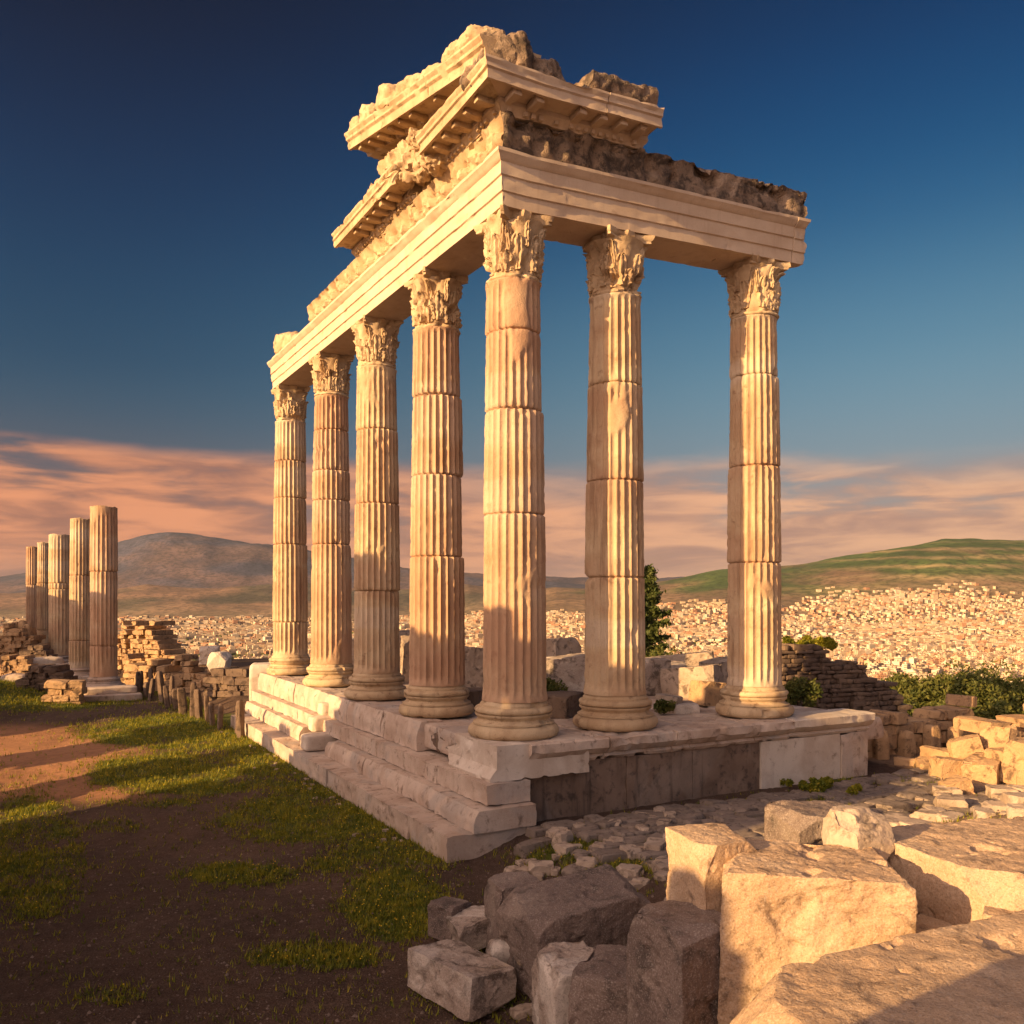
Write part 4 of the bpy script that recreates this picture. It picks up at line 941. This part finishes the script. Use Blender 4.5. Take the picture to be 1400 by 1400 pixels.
# loose rocks: along the podium foot, on the rocky ground at right, near the camera blocks
lr = random.Random(11); rmesh = []
for k in range(7):
    V, Fq = hewn((.5, .42, .3), 600 + k, 12, (.66, .92), .04, .07, .012); me = rawmesh('loose_rock', V, Fq, 35); me.materials.append(M['rubble']); rmesh.append(me)
spots = []
for k in range(75):
    u, v = lr.uniform(-4.9, -1.5), lr.uniform(-1.4, 2.2)
    spots.append((uv(u, v), lr.uniform(.25, .8), 'loose rock in the patch of stones below the podium corner', 'rocks below the podium corner'))
for k in range(90):
    u, v = lr.uniform(-8.5, -3.0), lr.uniform(3.0, 12.5)
    spots.append((uv(u, v), lr.uniform(.25, 1.3), 'loose rock on the rough sunlit ground at the right', 'rocks on the rough ground at right'))
for k in range(40):
    u, v = lr.uniform(-9, -4.6), lr.uniform(-3.6, -.4)
    spots.append((uv(u, v), lr.uniform(.15, .5), 'small rock lying around the shaded blocks', 'rocks around the shaded blocks'))
for k in range(34):
    u, v = lr.uniform(-1.0, 16), -2.0 - abs(lr.gauss(0, .35))
    spots.append((uv(u, v), lr.uniform(.10, .28), 'small stone in the grass beside the temple steps', 'stones beside the temple steps'))
for p, s, lb, gp in spots:
    o = link('loose_rock', lr.choice(rmesh), None, None, (p[0], p[1], hgt(p[0], p[1]) - .06 * s), lr.uniform(0, 6)); o.scale = (s, s * lr.uniform(.7, 1.1), s * lr.uniform(.6, 1.0)); tag(o, lb, 'rock', gp)

# ------------------------------------------------------------------ unseen walls and boulder added beyond the left edge to cast the long shadows
def qw(q, w): return np.array([SUN_T[0] * w + SUN_N[0] * q, SUN_T[1] * w + SUN_N[1] * q])
TE = tan(SUN_EL)
def caster(label, q0, q1, w, tops, seed, thick=1.2):  # unseen wall added as shadow caster, its top set by the wanted shadow edge
    a0, b0 = qw(q0, w), qw(q1, w)
    return ruin_wall('ruined_wall', label, 'wall', a0, b0, thick, -.4, tb([((q - q0) / (q1 - q0), h) for q, h in tops]), seed, 'ruin_masonry', 1.0, .45, 4, rag=.5)
caster('added unseen high ragged wall beyond the left edge, its top shaped to shade path and columns', 4.8, 20.5, -6, [(q, z + (w + 6) * TE) for q, z, w in ((4.8, 1.95, 5.6), (5.1, 1.5, 5.6), (5.6, 1.2, 5), (6.3, 1.7, 5), (9.0, 1.7, 5), (9.8, 2.9, 9), (12.0, 3.4, 9), (12.9, 4.0, 9), (13.6, 3.6, 9), (16.4, 3.2, 9.5), (18, 3.6, 9.6), (19.4, 5.3, 9.8), (20.5, 5.1, 9.8))], 700)
caster('added unseen short wall stub casting a shadow band, next to the high ragged wall', 23.2, 24.4, -6, [(23.2, 4.4), (24.4, 4.2)], 701)
caster('second added unseen short wall stub casting a shadow band, beyond the left edge', 28.4, 30.0, -6, [(28.4, 4.5), (30.0, 4.3)], 702)
caster('added unseen tall pier beyond the left edge, to shade the nearest far column', 40.4, 42.3, -5, [(40.4, 7.6), (42.3, 7.6)], 703)
caster('added unseen tall pier beyond the left edge, to shade the second far column', 46.8, 49.0, -4, [(46.8, 7.0), (49.0, 6.6)], 704)
caster('added unseen long high shadow-casting wall beyond the left edge, behind the grass bank', 58, 75, -3, [(58, 7.4), (75, 8.0)], 705)
caster('added unseen shadow-casting wall stub beyond the left edge, behind the second short stub', 35, 37.5, -6, [(35, 4.6), (37.5, 4.4)], 706)
x, y = qw(1.75, -1.6); V, Fq = rock((1.9, 1.8, 4.1), 710, 14, 3.2, 4, amp=.04)  # unseen boulder added beside the viewpoint, sized to shade the corner slab
tag(link('standing_stone', rawmesh('standing_stone', V, Fq, 40), M['granite_pink'], None, (x, y, .35), .6), 'tall unseen boulder added left of the viewpoint to throw shadow on the corner slab', 'boulder')

# ------------------------------------------------------------------ plants
def leaves(n, pts_fn, size, seed, squash=1.):
    rs = np.random.RandomState(seed); c, s = pts_fn(rs, n); n = len(c)
    a = rs.normal(size=(n, 3)); a /= np.linalg.norm(a, axis=1)[:, None]; b = rs.normal(size=(n, 3)); b -= (b * a).sum(1)[:, None] * a; b /= np.linalg.norm(b, axis=1)[:, None]
    sz = (size * rs.uniform(.6, 1.4, n) * s)[:, None]
    V = np.stack([c - a * sz, c + b * sz * .45, c + a * sz, c - b * sz * .45], 1).reshape(-1, 3)
    i = np.arange(n)[:, None] * 4; return V, np.hstack([i, i + 1, i + 2, i + 3])
def limb(p, q, r0, r1, n=7, seg=6, bend=.1, seed=0):
    p = np.array(p, float); q = np.array(q, float); rr = random.Random(seed); t = np.linspace(0, 1, seg + 1); ax = p[None] + (q - p)[None] * t[:, None]
    ax = ax + np.sin(pi * t)[:, None] * np.array([rr.uniform(-1, 1), rr.uniform(-1, 1), 0]) * bend * np.linalg.norm(q - p)
    d = (q - p) / np.linalg.norm(q - p); e = np.cross(d, [.3, .9, .2]); e /= np.linalg.norm(e); f = np.cross(d, e)
    a = np.linspace(0, 2 * pi, n, endpoint=False); V = []
    for k in range(seg + 1): V.append(ax[k] + (np.cos(a)[:, None] * e + np.sin(a)[:, None] * f) * (r0 + (r1 - r0) * t[k]))
    V = np.vstack(V); Fq = [(i * n + j, i * n + (j + 1) % n, (i + 1) * n + (j + 1) % n, (i + 1) * n + j) for i in range(seg) for j in range(n)]
    return V, Fq
def conifer(px, d, zb, ztop, w, seed, label):
    x, y = PD(px, d); e = tag(empty('conifer_tree', (x, y, zb)), label, 'tree'); H = ztop - zb; rr = random.Random(seed); mb = MB(); V, Fq = limb((0, 0, 0), (.1, 0, H * .95), .16, .02, 8, 8, .02, seed); mb.add(V, Fq)
    cl = []
    for k in range(46):
        t = .12 + .86 * k / 45; rad = w / 2 * (1 - t) ** .6 * rr.uniform(.55, 1.15) * (1.0 if t > .25 else .8); a = k * 2.4 + rr.uniform(-.5, .5)
        tip = np.array([rad * cos(a), rad * sin(a), H * t + rad * .25]); V, Fq = limb((0, 0, H * t), tip, .035, .01, 5, 3, .05, k); mb.add(V, Fq)
        for j in range(4): cl.append((np.array([0, 0, H * t]) * (1 - (j + 1) / 4) + tip * (j + 1) / 4, .26 * (1.1 - .5 * t)))
    cl.append((np.array([0, 0, H]), .12)); mb.build('trunk', M['bark'], e, sharp=None)
    C_ = np.array([c for c, _ in cl]); R_ = np.array([r for _, r in cl])
    def fn(rs, n):
        i = rs.randint(0, len(C_), n); dd = rs.normal(size=(n, 3)) * .5; dd[:, 2] *= .6; return C_[i] + dd * R_[i][:, None], np.ones(n)
    V, Fq = leaves(15000, fn, .075, seed); link('crown', rawmesh('crown', V, Fq), M['leaf_conifer'], e)
conifer(887, 32.5, -.3, 5.55, 2.3, 5, 'dark conifer tree behind the short row column')
def bush(name, px, d, zb, w, h, seed, label, cat='bush', group=None, n=3500, mat='leaf_bush', lf=.09, trunk=True):
    x, y = PD(px, d); e = tag(empty(name, (x, y, zb)), label, cat, group); rs0 = np.random.RandomState(seed); K = 14
    C_ = rs0.uniform(-1, 1, (K, 3)) * np.array([w * .36, w * .30, h * .26]) + np.array([0, 0, h * .62]); R_ = rs0.uniform(.18, .34, K) * min(w, h * 1.2)
    if trunk:
        mb = MB()
        for k in range(5): V, Fq = limb((0, 0, 0), C_[k], .05 * h, .01 * h, 6, 4, .1, k); mb.add(V, Fq)
        mb.build('trunk', M['bark'], e, sharp=None)
    def fn(rs, n):
        i = rs.randint(0, K, n); dd = rs.normal(size=(n, 3)); dd /= np.linalg.norm(dd, axis=1)[:, None]; dd *= rs.uniform(.55, 1.05, (n, 1)); c = C_[i] + dd * R_[i][:, None]; c[:, 2] = np.maximum(c[:, 2], .02); return c, np.ones(n)
    V, Fq = leaves(n, fn, lf, seed); link('crown', rawmesh('crown', V, Fq), M[mat], e)
BT = [(1232, 62, -4.0, 3.2, 2.9), (1262, 58, -3.9, 3.4, 2.7), (1290, 60, -4.4, 3.6, 3.3), (1322, 56, -4.0, 3.8, 3.3), (1352, 60, -4.4, 3.6, 3.1), (1382, 57, -4.0, 3.6, 3.1), (1408, 60, -4.4, 3.6, 3.3), (1302, 50, -3.6, 3.0, 2.0), (1370, 50, -3.6, 3.4, 2.0), (1240, 50, -3.6, 3.0, 1.9), (1337, 70, -5.2, 4.6, 4.2)]
for k, (px, d, zb, w, h) in enumerate(BT):
    bush('bushy_tree', px, d, zb, w, h, 800 + k, 'round green tree in the band of trees below the hilltop at right', 'tree', 'trees below the hilltop at right', 3200, lf=.14)
bush('bush', 922, 30, 1.0, 2.0, 1.4, 820, 'green bush among the slabs between the two short row columns', n=3000, lf=.07)
bush('bush', 908, 19.0, S - .02, .5, .30, 821, 'small green plant on the podium beside the short row column', n=1400, lf=.035)
bush('bush', 1093, 25.8, .9, 1.2, .85, 822, 'small dark bush at the foot of the stepped brick ruin', n=2200, lf=.06)
bush('grass_clump', 1103, 28.0, 2.62, 1.9, .42, 823, 'yellow green grass growing on top of the stepped brick ruin', 'plant', None, 3000, 'leaf_grass', .06, False)
bush('grass_clump', 1122, 17.4, .28, 1.9, .34, 824, 'green clump growing at the foot of the pale podium slab', 'plant', None, 6000, 'leaf_grass', .028, False)
bush('grass_clump', 1130, 12.6, .85, .55, .24, 825, 'yellow green moss tuft on the rocky ground behind the blocks', 'plant', None, 2500, 'leaf_grass', .03, False)
bush('bush', 752, 21, S, .7, .5, 826, 'small green plant behind the corner column', n=1400, lf=.05)

def grass():
    rs = np.random.RandomState(3); N = 420000
    # even in the picture's perspective: log-distributed distance
    r = np.exp(rs.uniform(math.log(7.5), math.log(48), N)); az = rs.uniform(-.62, .62, N); x = r * np.sin(az); y = r * np.cos(az)
    g, rk, cl, px, py = masks(x, y); keep = rs.uniform(0, 1, N) < sst(.0, .85, g + .25 * fbm(np.stack([x * 3.1, y * 3.1, 0 * x], -1), 3)) * .55 + .02
    dx = x - CC[0]; dy = y - CC[1]; u = dx * LD[0] + dy * LD[1]; v = dx * RD[0] + dy * RD[1]
    inside = (v > -1.95) & (u > -1.0); keep &= ~inside & (px > -150) & (px < 1550)
    x, y, g = x[keep], y[keep], g[keep]; n = len(x); z = height(x, y) - .01; s = (.55 + .5 * rs.uniform(size=n)) * (.6 + .012 * np.hypot(x, y) * 2.2)
    V = []; 
    for b in range(3):
        a = rs.uniform(0, 2 * pi, n); h = .085 * s * rs.uniform(.6, 1.5, n); w = .007 * s + .004; ln = rs.uniform(.2, .9, n) * h
        ox = x + rs.normal(size=n) * .025 * s; oy = y + rs.normal(size=n) * .025 * s
        V.append(np.stack([np.stack([ox - w * np.sin(a), oy + w * np.cos(a), z], -1), np.stack([ox + w * np.sin(a), oy - w * np.cos(a), z], -1), np.stack([ox + ln * np.cos(a), oy + ln * np.sin(a), z + h], -1)], 1).reshape(-1, 3))
    V = np.vstack(V); Fq = np.arange(len(V)).reshape(-1, 3)
    tag(link('grass', rawmesh('grass', V, Fq), M['leaf_grass']), 'short green grass and weeds growing in patches on the earth', 'grass', kind='stuff')
    # small yellow flowers
    k = rs.choice(n, min(n, 1100), replace=False); k = k[g[k] > .35]; fx, fy, fz = x[k], y[k], height(x[k], y[k]) + .06
    m = len(k); w = .005 + .0005 * np.hypot(fx, fy); V = np.stack([np.stack([fx - w, fy, fz], -1), np.stack([fx, fy - w, fz + .004], -1), np.stack([fx + w, fy, fz], -1), np.stack([fx, fy + w, fz + .012], -1)], 1).reshape(-1, 3)
    tag(link('wildflowers', rawmesh('wildflowers', V, np.arange(m * 4).reshape(-1, 4)), M['petal_yellow']), 'tiny yellow wildflowers scattered through the grass', 'flowers', kind='stuff')
    # gravel
    N = 18000; r = np.exp(rs.uniform(math.log(7.5), math.log(35), N)); az = rs.uniform(-.62, .62, N); x = r * np.sin(az); y = r * np.cos(az)
    dx = x - CC[0]; dy = y - CC[1]; u = dx * LD[0] + dy * LD[1]; v = dx * RD[0] + dy * RD[1]; keep = ~((v > -1.95) & (u > -1.0)); x, y = x[keep], y[keep]; n = len(x); z = height(x, y)
    s = np.minimum(.006 * np.exp(np.abs(rs.normal(size=n)) * .7), .035); B = np.array([(1, 0, 0), (-1, 0, 0), (0, 1, 0), (0, -1, 0), (0, 0, .8)])
    T = np.array([(0, 2, 4), (2, 1, 4), (1, 3, 4), (3, 0, 4)]); a = rs.uniform(0, 6, n); ca, sa = np.cos(a)[:, None], np.sin(a)[:, None]
    X = B[None, :, 0] * ca - B[None, :, 1] * sa * .7; Y = B[None, :, 0] * sa + B[None, :, 1] * ca * .7
    V = np.stack([x[:, None] + X * s[:, None], y[:, None] + Y * s[:, None], z[:, None] + B[None, :, 2] * s[:, None]], -1).reshape(-1, 3)
    Fq = (T[None] + (np.arange(n) * 5)[:, None, None]).reshape(-1, 3)
    tag(link('gravel', rawmesh('gravel', V, Fq), M['pebble_pale']), 'small pale pebbles scattered over the brown earth', 'gravel', kind='stuff')
grass()

# ------------------------------------------------------------------ the city on the plain
def city():
    rs = np.random.RandomState(12); pts = []
    d = 780.
    while d < 7200:
        sp = 9.5 + d * .0036; kx = np.arange(-.68, .68, sp / d); kx = kx + rs.uniform(-.42, .42, len(kx)) * sp / d
        yy = d + rs.uniform(-.5, .5, len(kx)) * sp * 1.3; pts.append(np.stack([kx * yy, yy, 0 * kx + sp], -1)); d += sp * (1.25 + d * .00012)
    p = np.vstack(pts); px = 700 + F * p[:, 0] / p[:, 1]; nn = fbm(np.stack([p[:, 0] / 420, p[:, 1] / 420, 0 * px], -1), 4)
    dens = .98 - .42 * (1 - sst(500, 760, px)) - 1.3 * sst(0, 900, p[:, 1] + 500 * nn - np.where(px > 720, 4200, 5200)) - .55 * sst(.12, .3, nn)
    keep = rs.uniform(size=len(p)) < dens; t = p[~keep & (rs.uniform(size=len(p)) < .75 * (1 - 1.0 * sst(3300, 4300, p[:, 1])))]; p = p[keep]; n = len(p)
    z = height(p[:, 0], p[:, 1]); sp = p[:, 2]
    wx = sp * rs.uniform(.55, 1.15, n); wy = sp * rs.uniform(.5, 1.1, n); h = (5 + 6 * rs.uniform(size=n) ** 1.5 + 7 * (rs.uniform(size=n) < .06)) * (.8 + sp / 60)
    base = np.array([(.60, .46, .31), (.64, .51, .36), (.55, .40, .26), (.50, .37, .26), (.66, .56, .43), (.50, .27, .16)]); col = base[rs.randint(0, 6, n)] * rs.uniform(.82, 1.08, (n, 1))
    ang = .35 + .25 * nn[keep] * 6 + rs.normal(size=n) * .08
    def box(i):
        c, s = cos(ang[i]), sin(ang[i]); a, b = wx[i] / 2, wy[i] / 2; hh = h[i]
        q = [(-a, -b), (a, -b), (a, b), (-a, b)]; V = [(x * c - y * s, x * s + y * c, zz) for zz in (-6, hh) for x, y in q]
        f = [(0, 1, 5, 4), (1, 2, 6, 5), (2, 3, 7, 6), (3, 0, 4, 7), (4, 5, 6, 7)]
        r = rs.uniform(-.25, .25, 2) * (wx[i], wy[i]); e = min(a, b) * .35; q2 = [(r[0] - e, r[1] - e), (r[0] + e, r[1] - e), (r[0] + e, r[1] + e), (r[0] - e, r[1] + e)]
        V += [(x * c - y * s, x * s + y * c, zz) for zz in (hh - .2, hh + 2.6) for x, y in q2]
        f += [(8, 9, 13, 12), (9, 10, 14, 13), (10, 11, 15, 14), (11, 8, 12, 15), (12, 13, 14, 15)]
        return np.array(V), f
    vis = (np.abs(p[:, 0] / p[:, 1]) < .58) & ((EYE - z) / p[:, 1] < np.where(px[keep] > 1080, .115, np.where(px[keep] > 700, .08, .045)))
    order = np.argsort(-(h * wx / p[:, 1] ** 2) * vis); big = set(order[:300].tolist())
    mb = MB()
    for i in range(n):
        V, f = box(i)
        if p[i, 1] > 2200 and i not in big: V = V[:8]; f = f[:5]
        c = np.tile(np.array([*col[i], 1]), (len(V), 1))
        if i in big:
            me = rawmesh('house', V, f, 20); a = me.color_attributes.new('col', 'FLOAT_COLOR', 'POINT'); a.data.foreach_set('color', c.ravel())
            o = link('house', me, M['house_wall'], None, (p[i, 0], p[i, 1], z[i])); tag(o, 'pale flat roofed house in the nearest part of the sunlit city', 'house', 'nearest houses of the city')
        else: mb.add(V + np.array([p[i, 0], p[i, 1], z[i]]), f, c)
    o = mb.build('city_houses', M['house_wall'], sharp=20, fixn=False); tag(o, 'dense mass of pale distant houses spreading over the plain', 'houses', kind='stuff')
    # trees among the houses
    n = len(t); zt = height(t[:, 0], t[:, 1]); mb = MB(); V0, F0 = cubegrid(2); V0 = V0 / np.linalg.norm(V0, axis=1)[:, None]
    Vs = []; Fs = []; m = len(V0)
    for i in range(n):
        s = t[i, 2] * rs.uniform(.14, .34); Vs.append(V0 * np.array([s * rs.uniform(.8, 1.5), s, s * rs.uniform(.5, .9)]) * (1 + .3 * rs.normal(size=(m, 1)) * .6) + np.array([t[i, 0], t[i, 1], zt[i] + s * .3])); Fs.append(np.array(F0) + i * m)
    me = rawmesh('city_trees', np.vstack(Vs), np.vstack(Fs)); tag(link('city_trees', me, M['leaf_bush']), 'dark green trees scattered between the distant houses', 'trees', kind='stuff')
    print('houses', len(p))
city()
